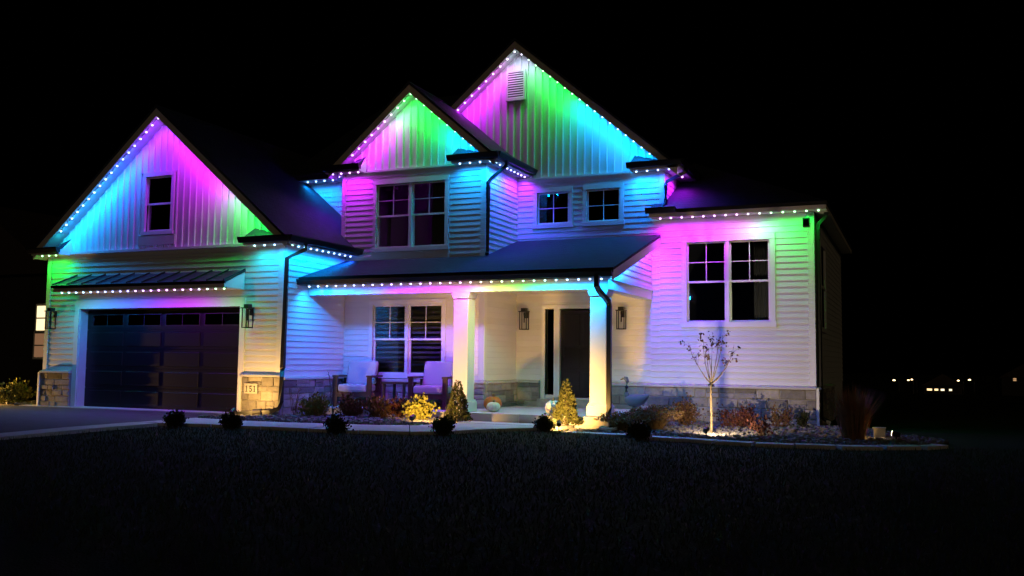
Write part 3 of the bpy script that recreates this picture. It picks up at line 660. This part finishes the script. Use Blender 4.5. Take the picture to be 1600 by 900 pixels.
def led_run(label, p0, p1, n, stops, gain=1.0, to=(0, .2, -1)):
    p0, p1 = Vector(p0), Vector(p1)
    t = thing('led_light_strip', label, 'light strip', p0, 'coloured LED strips along the eaves')
    d = (p1-p0).normalized(); q = Vector((0, .035, .012))
    up = Vector((0, 0, 1))
    tr = MB().tube([p0-d*.08+up*.022, p1+d*.08+up*.022], .016, 4, square=True)
    part('track', tr, 'soffit', t)
    for i in range(n):
        k = i/max(1, n-1); p = p0.lerp(p1, k); c = grad(stops, k)
        key = tuple(round(v*12)/12 for v in c)
        if key not in BULBS:
            cc = tuple(max(.02, v) for v in key)
            BULBS[key] = sphere(.021, 8, 5, .8).mesh('bulb', emat('led_%d_%d_%d' % tuple(round(v*12) for v in key), tuple(.32+.68*min(1, v) for v in cc), 8), True)
        link('bulb', BULBS[key], t, p)
        if key not in LAMPS:
            L = bpy.data.lights.new('bulb_glow', 'SPOT'); L.energy = LED_W; L.color = c; L.spot_size = R(164); L.spot_blend = 1; L.shadow_soft_size = .02
            LAMPS[key] = L
        L = LAMPS[key]
        if gain != 1.0:
            L = L.copy(); L.energy = LED_W*gain
        lo = bpy.data.objects.new('bulb_glow', L); COL.objects.link(lo); lo.location = p+Vector((0, 0, -.035)); lo.rotation_euler = Vector(to).to_track_quat('-Z', 'Y').to_euler(); lo.parent = t; lo.matrix_parent_inverse = ORIG[t.name]
def rz(xc, zt, x): return zt-PITCH*abs(x-xc)-.262
gy = GY-.29
led_run('LED strip under left rake of garage gable, cyan turning violet', (-18.5, gy, rz(-15.6, 6.86, -18.5)), (-15.62, gy, rz(-15.6, 6.86, -15.62)), 18, [(0, 'T'), (.08, 'C'), (.45, 'C'), (.68, 'K'), (.86, 'V'), (1, 'P')])
led_run('LED strip under right rake of garage gable, violet to green', (-15.45, gy, rz(-15.6, 6.86, -15.45)), (-12.6, gy, rz(-15.6, 6.86, -12.6)), 17, [(0, 'P'), (.15, 'M'), (.42, 'M'), (.54, 'R'), (.62, 'W'), (.76, 'G'), (1, 'G')])
led_run('short green LED strip on left cornice return of garage', (-19.28, GY-.31, 3.56), (-18.6, GY-.31, 3.56), 4, [(0, 'G'), (1, 'G')])
led_run('short LED strip on right cornice return of garage, green-cyan', (-12.78, GY-.31, 3.56), (-12.0, GY-.31, 3.56), 4, [(0, 'T'), (.6, 'C'), (1, 'C')])
led_run('cyan LED strip under side eave of garage above porch roof', (-11.97, 15.95, 3.56), (-11.97, 18.15, 3.56), 11, [(0, 'T'), (.15, 'C'), (.6, 'C'), (1, 'K')], to=(-.2, 0, -1))
led_run('LED strip beneath metal awning over garage door', (-17.98, 15.425, 2.635), (-13.28, 15.425, 2.635), 22, [(0, 'T'), (.12, 'C'), (.3, 'K'), (.45, 'V'), (.6, 'M'), (.78, 'M'), (.88, 'W'), (1, 'G')], .8)
led_run('short cyan LED strip over wall piece between garage roof and bay', (-14.2, 19.15, 5.625), (-13.2, 19.15, 5.625), 5, [(0, 'C'), (.6, 'C'), (1, 'K')])
by = BY-.25
led_run('LED strip under left rake of middle gable, magenta to white', (-11.96, by, rz(-10.43, 7.5, -11.96)), (-10.43, by, rz(-10.43, 7.5, -10.43)), 10, [(0, 'M'), (.4, 'M'), (.62, 'R'), (.75, 'W'), (1, 'G')])
led_run('LED strip under right rake of middle gable, green to cyan', (-10.28, by, rz(-10.43, 7.5, -10.28)), (-8.88, by, rz(-10.43, 7.5, -8.88)), 8, [(0, 'G'), (.35, 'G'), (.6, 'T'), (.8, 'C'), (1, 'C')])
led_run('short purple LED strip on left cornice return of middle gable', (-12.48, BY-.27, 5.52), (-11.78, BY-.27, 5.52), 4, [(0, 'P'), (.4, 'M'), (1, 'M')])
led_run('short LED strip under left side eave of middle gable', (-12.5, BY+.02, 5.52), (-12.5, 19.1, 5.52), 4, [(0, 'P'), (1, 'V')], to=(.2, 0, -1))
led_run('short cyan LED strip on right cornice return of middle gable', (-9.14, BY-.27, 5.52), (-8.4, BY-.27, 5.52), 4, [(0, 'C'), (1, 'C')])
led_run('LED strip under right side eave of middle gable, cyan to magenta', (-8.36, BY-.05, 5.52), (-8.36, 19.95, 5.52), 9, [(0, 'C'), (.25, 'K'), (.55, 'B'), (.8, 'V'), (1, 'P')], 1.6, to=(-.2, 0, -1))
my = MY-.27
led_run('LED strip under left rake of tallest gable, magenta to white', (-10.3, my, rz(-8.58, 8.85, -10.3)), (-8.62, my, rz(-8.58, 8.85, -8.62)), 10, [(0, 'M'), (.55, 'M'), (.8, 'R'), (1, 'W')])
led_run('LED strip under right rake of tallest gable, white to cyan', (-8.44, my, rz(-8.58, 8.85, -8.44)), (-5.32, my, rz(-8.58, 8.85, -5.32)), 18, [(0, 'W'), (.12, 'G'), (.34, 'G'), (.46, 'T'), (.58, 'C'), (1, 'C')])
led_run('short cyan LED strip on right cornice return of tallest gable', (-5.62, MY-.29, 5.43), (-4.88, MY-.29, 5.43), 4, [(0, 'C'), (.6, 'K'), (1, 'B')], 1.7)
led_run('short purple LED strip under right side eave of tallest gable', (-4.8, MY-.05, 5.43), (-4.8, 20.8, 5.43), 5, [(0, 'P'), (1, 'M')], to=(-.2, 0, -1))
led_run('LED strip along right wing eave, magenta to green', (-5.06, 19.80, 4.335), (-1.75, 19.80, 4.335), 15, [(0, 'M'), (.34, 'M'), (.48, 'R'), (.62, 'W'), (.76, 'G'), (1, 'G')], 1.35)
led_run('long LED strip along front edge of porch roof', (-12.02, 16.66, 2.745), (-5.39, 16.66, 2.745), 30, [(0, 'C'), (.08, 'C'), (.18, 'K'), (.27, 'V'), (.38, 'P'), (.45, 'M'), (.56, 'R'), (.63, 'Y'), (.74, 'G'), (.84, 'T'), (.92, 'C'), (1, 'C')], 1.6, to=(0, .3, -1))
led_run('LED strip under sloping right edge of porch roof', (-5.24, 16.95, pz(16.95)-.20), (-5.24, 19.9, pz(19.9)-.20), 13, [(0, 'C'), (.3, 'K'), (.6, 'B'), (.8, 'V'), (1, 'M')], 1.5, to=(.1, .4, -1))

# ------------------------------------------------------------------ wall lanterns and flood light
def lantern(label, x, y, z, s=1):
    t = thing('wall_lantern', label, 'wall lantern', (x, y, z), 'black box lanterns on the walls')
    yo = y-.03; w = .085; h = .36
    part('backplate', MB().box(x-.045, x+.045, yo-.025, yo, z+.2, z+.36), 'black_metal', t)
    part('arm', MB().tube([(x, yo-.02, z+.30), (x, yo-.09, z+.35), (x, yo-.14, z+.36)], .018, 6), 'black_metal', t)
    part('roof_cap', MB().box(x-w-.02, x+w+.02, yo-.14-w-.02, yo-.14+w+.0, z+h-.02, z+h+.0).box(x-.06, x+.06, yo-.2, yo-.08, z+h, z+h+.07), 'black_metal', t)
    fr = MB()
    for sx in (-1, 1):
        for sy in (-1, 1): fr.box(x+sx*w-.009, x+sx*w+.009, yo-.14+sy*w*.8-.009, yo-.14+sy*w*.8+.009, z-.07, z+h-.02)
    for sy in (-1, 1): fr.box(x-w, x+w, yo-.14+sy*w*.8-.009, yo-.14+sy*w*.8+.009, z-.075, z-.055)
    for sx in (-1, 1): fr.box(x+sx*w-.009, x+sx*w+.009, yo-.14-w*.8, yo-.14+w*.8, z-.0745, z-.0555)
    part('cage', fr, 'black_metal', t)
    part('candle_socket', MB().lathe([(.014, .06), (.014, .22), (.02, .23), (.02, .3)], (x, yo-.14, z+.03), 10), 'black_metal', t)
    part('glass_pane', MB().box(x-w+.01, x+w-.01, yo-.14-w*.8-.002, yo-.14-w*.8+.002, z-.05, z+h-.025), 'clear_glass', t)
lantern('black lantern left of the garage door', -18.84, GY, 1.90); lantern('black lantern right of the garage door', -13.02, GY, 1.90)
lantern('black lantern left of the front door', -8.35, MY, 1.99); lantern('black lantern right of the front door, past the porch column', -6.0, MY, 1.99)
fl = thing('flood_light', 'small box floodlight on an arm under right wing eave', 'flood light', (-2.02, MY-.05, 4.1))
part('mount', MB().lathe([(.05, 0), (.05, .03)], (-1.99, MY-.06, 4.28), 10), 'trim', fl); part('arm', MB().tube([(-1.99, MY-.06, 4.29), (-1.98, MY-.14, 4.25), (-2.0, MY-.16, 4.2)], .018, 6), 'trim', fl)
bevel(part('housing', MB().box(-2.08, -1.94, MY-.24, MY-.12, 4.02, 4.22), 'dark_bronze', fl), .012); part('lens', MB().box(-2.065, -1.955, MY-.246, MY-.241, 4.05, 4.19), 'glass', fl)

# ------------------------------------------------------------------ garden spotlights
def spot(label, x, y, z, aim, power=1.0, cone=110, col=(1, .54, .14)):
    t = thing('garden_spotlight', label, 'spotlight', (x, y, z), 'low garden spotlights')
    d = (Vector(aim)-Vector((x, y, z+.14))).normalized(); c = Vector((x, y, z+.14))
    part('stake', MB().tube([(x, y, z-.05), (x, y, z+.1)], .012, 6), 'black_metal', t)
    part('knuckle', MB().tube([(x, y, z+.08), tuple(c)], .02, 6), 'dark_bronze', t)
    part('head', MB().tube([c-d*.07, c-d*.06, c+d*.06], [.03, .042, .05], 12, cap=True), 'black_metal', t)
    part('lens', MB().tube([c+d*.061, c+d*.066], .043, 12), emat('spot_lens', (1, .8, .45), 14), t)
    L = bpy.data.lights.new('spot_beam', 'SPOT'); L.energy = SPOT_W*power; L.color = col; L.spot_size = R(cone); L.spot_blend = .85; L.shadow_soft_size = .03
    lo = bpy.data.objects.new('spot_beam', L); COL.objects.link(lo); lo.location = c+d*.075; lo.rotation_euler = d.to_track_quat('-Z', 'Y').to_euler()
    lo.parent = t; lo.matrix_parent_inverse = ORIG[t.name]
spot('low spotlight before the address stone', -12.55, 14.95, -.02, (-12.7, 16.05, .7), 1.0, 125)
spot('low spotlight behind dark shrub, lighting gold bush', -8.55, 15.15, -.02, (-8.9, 18.4, 1.0), 1.7, 110)
spot('low spotlight beside conical evergreen near right column', -5.83, 15.6, -.06, (-6.9, 18.6, 1.1), 2.8, 110)
spot('low spotlight at foot of young tree', -3.3, 16.0, -.1, (-3.1, 20, 1.0), 2.0, 115, (1, .74, .46))
spot('low spotlight beside grey utility box at far right', -.32, 17.15, -.12, (-1.6, 17.4, .25), .2, 110)
spot('low spotlight left of the garage beside lit bush', -21.5, 15.55, 0, (-19.6, 16.2, .5), 3.2, 120)

# ------------------------------------------------------------------ porch furniture and decorations
def armchair(label, x, y, rz_, z=.15):
    t = thing('armchair', label, 'armchair', (x, y, z), 'porch armchairs')
    t.rotation_euler = (0, 0, rz_); t.scale = (1.07, 1.07, 1.07)
    def pt(name, mb, mat, par=t, bv=None):
        o = mb.obj(name, mat); o.parent = par
        if bv: bevel(o, bv, 3)
        return o
    for sx in (-1, 1):
        for yy in (-.36, .30):
            pt('leg', MB().box(sx*.36-.045, sx*.36+.045, yy-.035, yy+.035, 0, .60 if yy < 0 else .58), 'wood_dark')
        pt('arm', MB().box(sx*.36-.06, sx*.36+.06, -.40, .36, .601, .64), 'wood_dark')
        pt('side_rail', MB().box(sx*.36-.03, sx*.36+.03, -.324, .264, .2, .28), 'wood_dark')
    pt('front_rail', MB().box(-.314, .314, -.385, -.345, .2, .3), 'wood_dark')
    pt('seat_frame', MB().box(-.314, .314, -.344, .30, .25, .29), 'wood_dark')
    pt('back_frame', MB().ext([(-.30, .26, .29), (-.30, .30, .29), (-.30, .48, .86), (-.30, .44, .86)], (.60, 0, 0)), 'wood_dark')
    pt('seat_cushion', MB().box(-.31, .31, -.40, .24, .295, .46), 'cushion', bv=.05)
    pt('back_cushion', MB().ext([(-.32, .10, .44), (-.32, .255, .44), (-.32, .43, .93), (-.32, .28, .95)], (.64, 0, 0)), 'cushion', bv=.05)
    return t
armchair('wooden armchair with grey-blue cushions nearest the garage wall', -11.42, 17.75, R(14)); armchair('wooden armchair with violet-lit cushions beside porch column', -9.5, 17.75, R(8))
tb = thing('side_table', 'dark low side table between the two porch armchairs', 'table', (-10.36, 17.75, .15))
part('table_top', MB().box(-10.66, -10.08, 17.5, 18.02, .66, .70), 'wood_dark', tb)
for sx in (-10.62, -10.12):
    for sy in (17.54, 17.98): part('leg', MB().box(sx-.025, sx+.025, sy-.025, sy+.025, .15, .66), 'wood_dark', tb)
part('shelf', MB().box(-10.6, -10.14, 17.56, 17.96, .28, .30), 'wood_dark', tb)
def pumpkin(label, x, y, z, r_, mat, sq=.82):
    t = thing('pumpkin', label, 'pumpkin', (x, y, z), 'pumpkins on the porch')
    prof = [(r_*max(.12, math.sin(math.pi*i/10))**.8 if 0 < i < 10 else r_*.14, r_*sq*(1-math.cos(math.pi*i/10)) - (.10*r_ if i == 10 else 0) + (.05*r_ if i == 0 else 0)) for i in range(11)]
    part('body', MB().lathe(prof, (x, y, z), 40, ribs=10, rib=.11), mat, t, True)
    part('stem', MB().tube([(x, y, z+1.85*r_*sq), (x+.01, y, z+2.1*r_*sq), (x+.03, y-.01, z+2.35*r_*sq)], [.03*r_/.15, .02*r_/.15, .022*r_/.15], 7), 'pumpkin_stem', t)
pumpkin('large orange pumpkin behind a small white one on porch', -8.02, 17.55, .15, .185, 'pumpkin_orange')
pumpkin('small cream pumpkin in front of the large orange one', -7.88, 17.28, .15, .14, 'pumpkin_white', .72)
pumpkin('round white pumpkin on porch beside conical evergreen', -6.47, 16.98, .15, .155, 'pumpkin_white', .9)
pumpkin('rust pumpkin half hidden behind the conical evergreen', -6.42, 17.6, .15, .17, 'pumpkin_rust', .9)
def goose(x, y, z):
    t = thing('goose_statue', 'grey long-necked goose statue on porch by right wall', 'statue', (x, y, z)); t.scale = (.86, .86, .92)
    body = MB().tube([(x-.2, y, z+.32), (x-.17, y, z+.30), (x-.05, y, z+.26), (x+.1, y, z+.25), (x+.24, y, z+.29), (x+.36, y, z+.36), (x+.40, y, z+.38)], [.03, .08, .14, .15, .11, .05, .01], 14)
    part('body', body, 'statue', t, True)
    part('neck', MB().tube([(x-.12, y, z+.30), (x-.17, y, z+.42), (x-.16, y, z+.56), (x-.14, y, z+.68), (x-.17, y, z+.75), (x-.22, y, z+.76)], [.08, .055, .045, .045, .055, .045], 12), 'statue', t, True)
    part('beak', MB().tube([(x-.24, y, z+.755), (x-.32, y, z+.72)], [.025, .008], 8), 'pumpkin_stem', t)
    part('foot', MB().lathe([(.13, 0), (.12, .03), (.05, .05), (.04, .16)], (x+.02, y, z), 12), 'statue', t)
goose(-5.45, 19.0, .15)
ub = thing('utility_box', 'small grey utility box by far right spotlight', 'utility box', (-.6, 17.65, -.12)); bevel(part('cabinet', MB().box(-.7, -.5, 17.6, 17.76, -.12, .07), 'utility_grey', ub), .012); part('lid', MB().box(-.71, -.49, 17.59, 17.77, .071, .09), 'utility_grey', ub)

# ------------------------------------------------------------------ plants
def leaf(mb, p, d, size, wide=.45):
    d = d.normalized(); a = d.cross(Vector((rnd.gauss(0, 1), rnd.gauss(0, 1), rnd.gauss(0, 1))))
    if a.length < .01: a = Vector((1, 0, 0))
    a.normalize(); a *= size*wide
    mb.add([p-a*.2, p+d*size*.5-a, p+d*size, p+d*size*.5+a], [(0, 1, 2, 3)])
def bush(name, label, x, y, z, rx, h, mat, n=900, size=.05, up=.7, stems=14, cat='shrub', group='bushes in the beds', ragged=.35, leafwide=.42):
    t = thing(name, label, cat, (x, y, z), group)
    st = MB(); fo = MB(); tips = []
    for i in range(stems):
        a = rnd.uniform(0, 6.28); q = math.sqrt(rnd.random()); e = Vector((math.cos(a)*rx*q, math.sin(a)*rx*q, h*(1-.45*q*q)*rnd.uniform(1-ragged, 1)))
        b = Vector((e.x*.15, e.y*.15, 0)); m = b.lerp(e, .5)+Vector((e.x*.12, e.y*.12, .03))
        o = Vector((x, y, z)); st.tube([o+b, o+m, o+e*.97], [.008, .006, .003], 5, cap=False); tips.append((b, m, e))
    for i in range(n):
        b, m, e = rnd.choice(tips); k = rnd.uniform(.15, 1)**.8
        p = (b.lerp(m, k*2) if k < .5 else m.lerp(e, k*2-1)); sp = .14*rx+.02
        p = p+Vector((rnd.gauss(0, sp), rnd.gauss(0, sp), rnd.gauss(0, sp)))
        if p.z < .01: p.z = rnd.uniform(.01, .06)
        d = Vector((p.x*.9, p.y*.9, rx*up+.2*h))+Vector((rnd.gauss(0, .25), rnd.gauss(0, .25), rnd.gauss(0, .2)))*rx*1.5
        leaf(fo, Vector((x, y, z))+p, d, size*rnd.uniform(.6, 1.3), leafwide)
    part('stem', st, 'twig', t); part('foliage', fo, mat, t)
    return t
bush('gold_shrub', 'yellow-green shrub beside the garage side wall', -11.28, 15.9, -.03, .28, .52, 'leaf_gold', 1300, .055)
bush('rust_shrub', 'brownish shrub before the left armchair', -10.72, 16.4, -.02, .27, .5, 'leaf_rust', 1100, .06)
bush('rust_shrub', 'dark reddish shrub before the side table', -9.98, 16.35, -.02, .27, .48, 'leaf_rust', 1000, .06)
bush('red_shrub', 'small maroon shrub right behind the reddish one', -9.62, 16.5, -.02, .2, .45, 'leaf_red', 600, .05)
bush('gold_shrub', 'bright yellow-green shrub before the right armchair', -8.98, 16.15, -.02, .26, .5, 'leaf_gold', 1500, .06)
bush('gold_shrub', 'yellow spotlit bush left of the garage', -20.55, 16.35, 0, .36, .55, 'leaf_gold', 1500, .07)
for lb, x, y, w in (('low dark shrub at driveway corner', -12.12, 12.95, .15), ('low dark shrub on lawn edge left of address stone', -11.05, 13.15, .16), ('low dark shrub before the left armchair, on lawn edge', -8.92, 13.2, .17), ('low dark shrub on lawn edge before the mid column', -7.3, 14.02, .17), ('low dark shrub on lawn edge before the white pumpkin', -6.15, 15.75, .14), ('low dark shrub on lawn edge at right bed', -4.35, 15.55, .17)):
    bush('dark_shrub', lb, x, y, ground_z(x, y)-.03, w, .27, 'leaf_dark', 1900, .038, .5, 26, group='low dark shrubs along the lawn edge', ragged=.2)
def cone_tree(label, x, y, z, r_, h):
    t = thing('conical_evergreen', label, 'evergreen', (x, y, z), 'dwarf conical evergreens')
    part('trunk', MB().tube([(x, y, z-.02), (x, y, z+h*.9)], [.03, .006], 7), 'bark', t)
    fo = MB()
    for i in range(3000):
        k = 1-math.sqrt(rnd.random()); a = rnd.uniform(0, 6.28)
        lob = 1+.2*math.sin(a*3+k*13)+.12*math.sin(a*7-k*31)
        q = r_*(1-k)**.85*math.sqrt(rnd.uniform(.35, 1))*lob+.012
        p = Vector((x+q*math.cos(a), y+q*math.sin(a), z+.03+k*h+rnd.gauss(0, .012)))
        leaf(fo, p, Vector((math.cos(a), math.sin(a), .9+rnd.gauss(0, .4))), .05*rnd.uniform(.6, 1.2), .3)
    part('crown', fo, 'leaf_cone', t)
cone_tree('small conical evergreen beside the middle column', -8.2, 16.3, -.02, .22, .78); cone_tree('small conical evergreen beside the right column', -6.05, 16.58, -.02, .23, .84)
# young tree with sparse rusty leaves
def young_tree(x, y, z):
    t = thing('young_tree', 'thin staked young tree with sparse rusty leaves', 'tree', (x, y, z))
    tr = MB().tube([(x, y, z-.05), (x+.004, y, z+.35), (x-.006, y, z+.7), (x, y, z+.93)], [.024, .02, .018, .02], 8)
    fo = MB(); o = Vector((x, y, z+.9))
    ends = [(-.42, .05, .75), (-.30, -.05, .52), (-.16, .1, .82), (-.03, -.1, .62), (.02, .05, .95), (.14, -.04, .78), (.2, .1, .90), (.42, 0, .72), (.33, -.1, .45), (-.1, .15, .5)]
    for ex, ey, ez in ends:
        e = Vector((ex, ey, ez)); m = Vector((ex*.62+rnd.gauss(0, .02), ey*.6, ez*.42)); m2 = m.lerp(e, .55)+Vector((ex*.06, 0, -.01))
        tr.tube([o, o+m*.5+Vector((0, 0, -.02)), o+m, o+m2, o+e], [.012, .009, .007, .005, .002], 5, cap=False)
        for q in range(3):
            k = rnd.uniform(.4, .9); p = o+m.lerp(e, k); e2 = p+Vector((rnd.gauss(ex*.2, .05), rnd.gauss(0, .06), rnd.uniform(.05, .16))); tr.tube([p, e2], [.003, .0015], 4, cap=False)
            nl = rnd.choice((1, 2, 6, 12)) if abs(ex) < .36 else rnd.choice((1, 3, 5))
            for i in range(nl): leaf(fo, e2+Vector((rnd.gauss(0, .028), rnd.gauss(0, .028), rnd.gauss(0, .03))), Vector((rnd.gauss(0, 1), rnd.gauss(0, 1), rnd.gauss(-.4, .8))), rnd.uniform(.035, .06), .4)
        for i in range(rnd.choice((2, 5, 9))):
            leaf(fo, o+m2.lerp(e, rnd.random())+Vector((rnd.gauss(0, .02), rnd.gauss(0, .02), rnd.gauss(0, .02))), Vector((rnd.gauss(0, 1), rnd.gauss(0, 1), rnd.gauss(-.4, .8))), rnd.uniform(.035, .055), .4)
    part('trunk', tr, 'bark', t, True); part('crown', fo, 'leaf_rust', t)
    tie = MB()
    for k in range(5): tie.tube([(x-.05+.02*k, y-.03, z+.88+.012*k), (x+.02, y+.02, z+.93), (x+.06-.01*k, y-.02, z+.86)], .012, 5)
    part('tie', tie, 'black_metal', t)
young_tree(-3.42, 17.05, -.1)
def tuft(name, label, x, y, z, r_, h, mat, n, lean=.35, cat='ornamental grass', group='dried plants in the right bed', w=.006, sd=0):
    t = thing(name, label, cat, (x, y, z), group); fo = MB(); hd = MB()
    for i in range(n):
        a = rnd.uniform(0, 6.28); q = math.sqrt(rnd.random()); b = Vector((math.cos(a)*r_*.4*q, math.sin(a)*r_*.4*q, 0)); e = Vector((math.cos(a)*r_*q*(1+lean*rnd.random()), math.sin(a)*r_*q*(1+lean*rnd.random()), h*rnd.uniform(.6, 1)*(1-.15*q)))
        m = b.lerp(e, .55)+Vector((-e.x*.12, -e.y*.12, .06*h)); o = Vector((x, y, z)); s = Vector((math.sin(a)*w, -math.cos(a)*w, 0))
        fo.add([o+b-s, o+b+s, o+m+s*.8, o+m-s*.8, o+e], [(0, 1, 2, 3), (3, 2, 4)])
        if rnd.random() < sd:
            for k in range(7): leaf(hd, o+e+Vector((rnd.gauss(0, .02), rnd.gauss(0, .02), rnd.gauss(0, .02))), Vector((rnd.gauss(0, 1), rnd.gauss(0, 1), rnd.gauss(0, 1))), .03, .5)
    part('blades', fo, mat, t)
    if hd.v: part('seed_heads', hd, mat, t)
tuft('ornamental_grass', 'tall reddish ornamental grass past the right corner', -.98, 16.9, -.12, .42, 1.08, 'grass_dry', 900, .5, w=.005)
tuft('dried_perennial', 'brown dried mound beside the splash block', -5.0, 16.75, -.1, .34, .36, 'leaf_dry', 420, .6, 'perennial', sd=.7)
tuft('dried_perennial', 'brown dried mound between dark shrub and round bush', -4.55, 17.35, -.1, .4, .42, 'leaf_dry', 460, .6, 'perennial', sd=.7)
tuft('dried_perennial', 'brown dried mound beside the porch slab end', -4.75, 18.2, -.1, .34, .44, 'leaf_dry', 380, .6, 'perennial', sd=.7)
bush('round_bush', 'rounded brown bush left of young tree', -4.35, 18.9, -.1, .34, .52, 'leaf_rust', 1100, .05, .6, 20, group='dried plants in the right bed')
bush('maroon_bush', 'spreading maroon bush right of young tree', -3.25, 18.9, -.1, .38, .45, 'leaf_red', 900, .05, .6, 20, group='dried plants in the right bed')
bush('maroon_bush', 'spindly maroon bush at bed edge right of young tree', -2.48, 16.9, -.11, .22, .42, 'leaf_red', 260, .045, 1.2, 12, group='dried plants in the right bed')
bush('rust_bush', 'small rust bush against stone near right corner', -2.5, 19.4, -.11, .22, .45, 'leaf_rust', 520, .045, .6, 12, group='dried plants in the right bed')
bush('green_bush', 'small dark green bush at right corner of stone', -2.05, 19.5, -.11, .15, .36, 'leaf_dark', 380, .045, .9, 9, group='dried plants in the right bed')
def bare(label, x, y, z, h):
    t = thing('bare_sapling', label, 'sapling', (x, y, z), 'bare twigs beside the garage'); st = MB()
    for i in range(6):
        a = rnd.uniform(0, 6.28); e = Vector((math.cos(a)*.12, math.sin(a)*.12, h*rnd.uniform(.6, 1))); o = Vector((x, y, z))
        st.tube([o, o+e*.5+Vector((rnd.gauss(0, .03), 0, 0)), o+e, o+e+Vector((rnd.gauss(0, .05), 0, .03))], [.007, .005, .004, .002], 5, cap=False)
        for k in range(4): p = o+e*rnd.uniform(.4, 1); st.tube([p, p+Vector((rnd.gauss(0, .06), rnd.gauss(0, .06), .06))], [.003, .001], 4, cap=False)
    part('twigs', st, 'twig', t)
bare('bare twiggy sapling behind yellow-green shrub', -11.15, 16.4, -.03, .95); bare('short bare twigs left of yellow-green shrub', -11.75, 15.9, -.03, .6)

# ------------------------------------------------------------------ neighbour and far lights
def far_house(label, x, y, z, w, d, h, wins, wallmat='far_wall'):
    """dark house; wins = (x0, x1, z0, z1, colour, strength) of its lit windows on the front"""
    t = thing('far_house', label, 'house', (x, y, z), 'other houses of the neighbourhood')
    part('wall', MB().box(x-w/2, x+w/2, y, y+d, z, z+h), wallmat, t)
    part('roof', MB().ext([(x-w/2-.4, y-.4, z+h), (x+w/2+.4, y-.4, z+h), (x, y-.4, z+h+w*.35)], (0, d+.8, 0)), 'far_roof', t)
    for k, (x0, x1, z0, z1, col, st) in enumerate(wins):
        f = part('window', MB().box(x+x0-.1, x+x1+.1, y-.05, y-.001, z+z0-.1, z+z1+.1), 'trim', t)
        part('pane', MB().box(x+x0, x+x1, y-.06, y-.051, z+z0, z+z1), emat('lit_%s' % '_'.join('%d' % (c*100) for c in col+(st,)), col, st), f)
        part('muntin', MB().box(x+x0, x+x1, y-.07, y-.061, z+(z0+z1)/2-.03, z+(z0+z1)/2+.03), 'trim', f)
far_house('neighbouring house with lit cream window, behind the garage corner', -40.5, 30, -.3, 10, 9, 5.2,
          [(4.1, 5.4-.6, 2.65, 3.75, (1, .78, .42), 1.6), (4.05, 4.75, 1.45, 2.5, (1, .5, .25), .22)])
def far_lamp(label, x, y, z, h, r_, col=(1, .72, .35), st=6):
    t = thing('street_lamp', label, 'street lamp', (x, y, z), 'distant lamps on the horizon')
    part('pole', MB().tube([(x, y, z), (x, y, z+h)], .08, 6), 'black_metal', t)
    part('arm', MB().tube([(x, y, z+h), (x-.6, y-.2, z+h+.15)], .05, 6), 'black_metal', t)
    part('lamp_head', MB().lathe([(.02, 0), (r_, .05), (r_*.9, .14), (.05, .2)], (x-.7, y-.2, z+h), 10, sy=1.0), emat('far_glow_%d' % int(st*10), col, st), t)
gz160 = ground_z(3, 160)
far_lamp('leftmost distant yellow lamp on the dark horizon', -2.4, 160, gz160, -1.2-gz160, .22)
far_lamp('left lamp of the distant close pair', -.3, 160, gz160, -1.15-gz160, .15); far_lamp('right lamp of the distant close pair', .2, 160, gz160, -1.05-gz160, .15)
far_house('distant dark house with a row of lit windows', 4.0, 164, gz160-.3, 5.5, 6, 3.0,
          [(-2.3, -1.6, 1.35+.9, 1.6+.9, (1, .72, .35), 3), (-1.2, -.7, 2.25, 2.5, (1, .72, .35), 3), (-.3, .2, 2.25, 2.5, (1, .8, .5), 3), (.9, 1.3, 2.25, 2.5, (1, .8, .5), 3)])
far_lamp('small distant lamp right of the lit windows', 6.8, 160, gz160, -1.1-gz160, .18); far_lamp('pale upright distant lamp, farthest right', 8.35, 160, gz160, -.95-gz160, .2, (1, .9, .7))
far_house('dim distant house at right edge of view', 15.2, 162, gz160-.3, 6, 6, 4.5, [(-1.4, -1.0, 4.0, 4.4, (1, .55, .25), .6)])
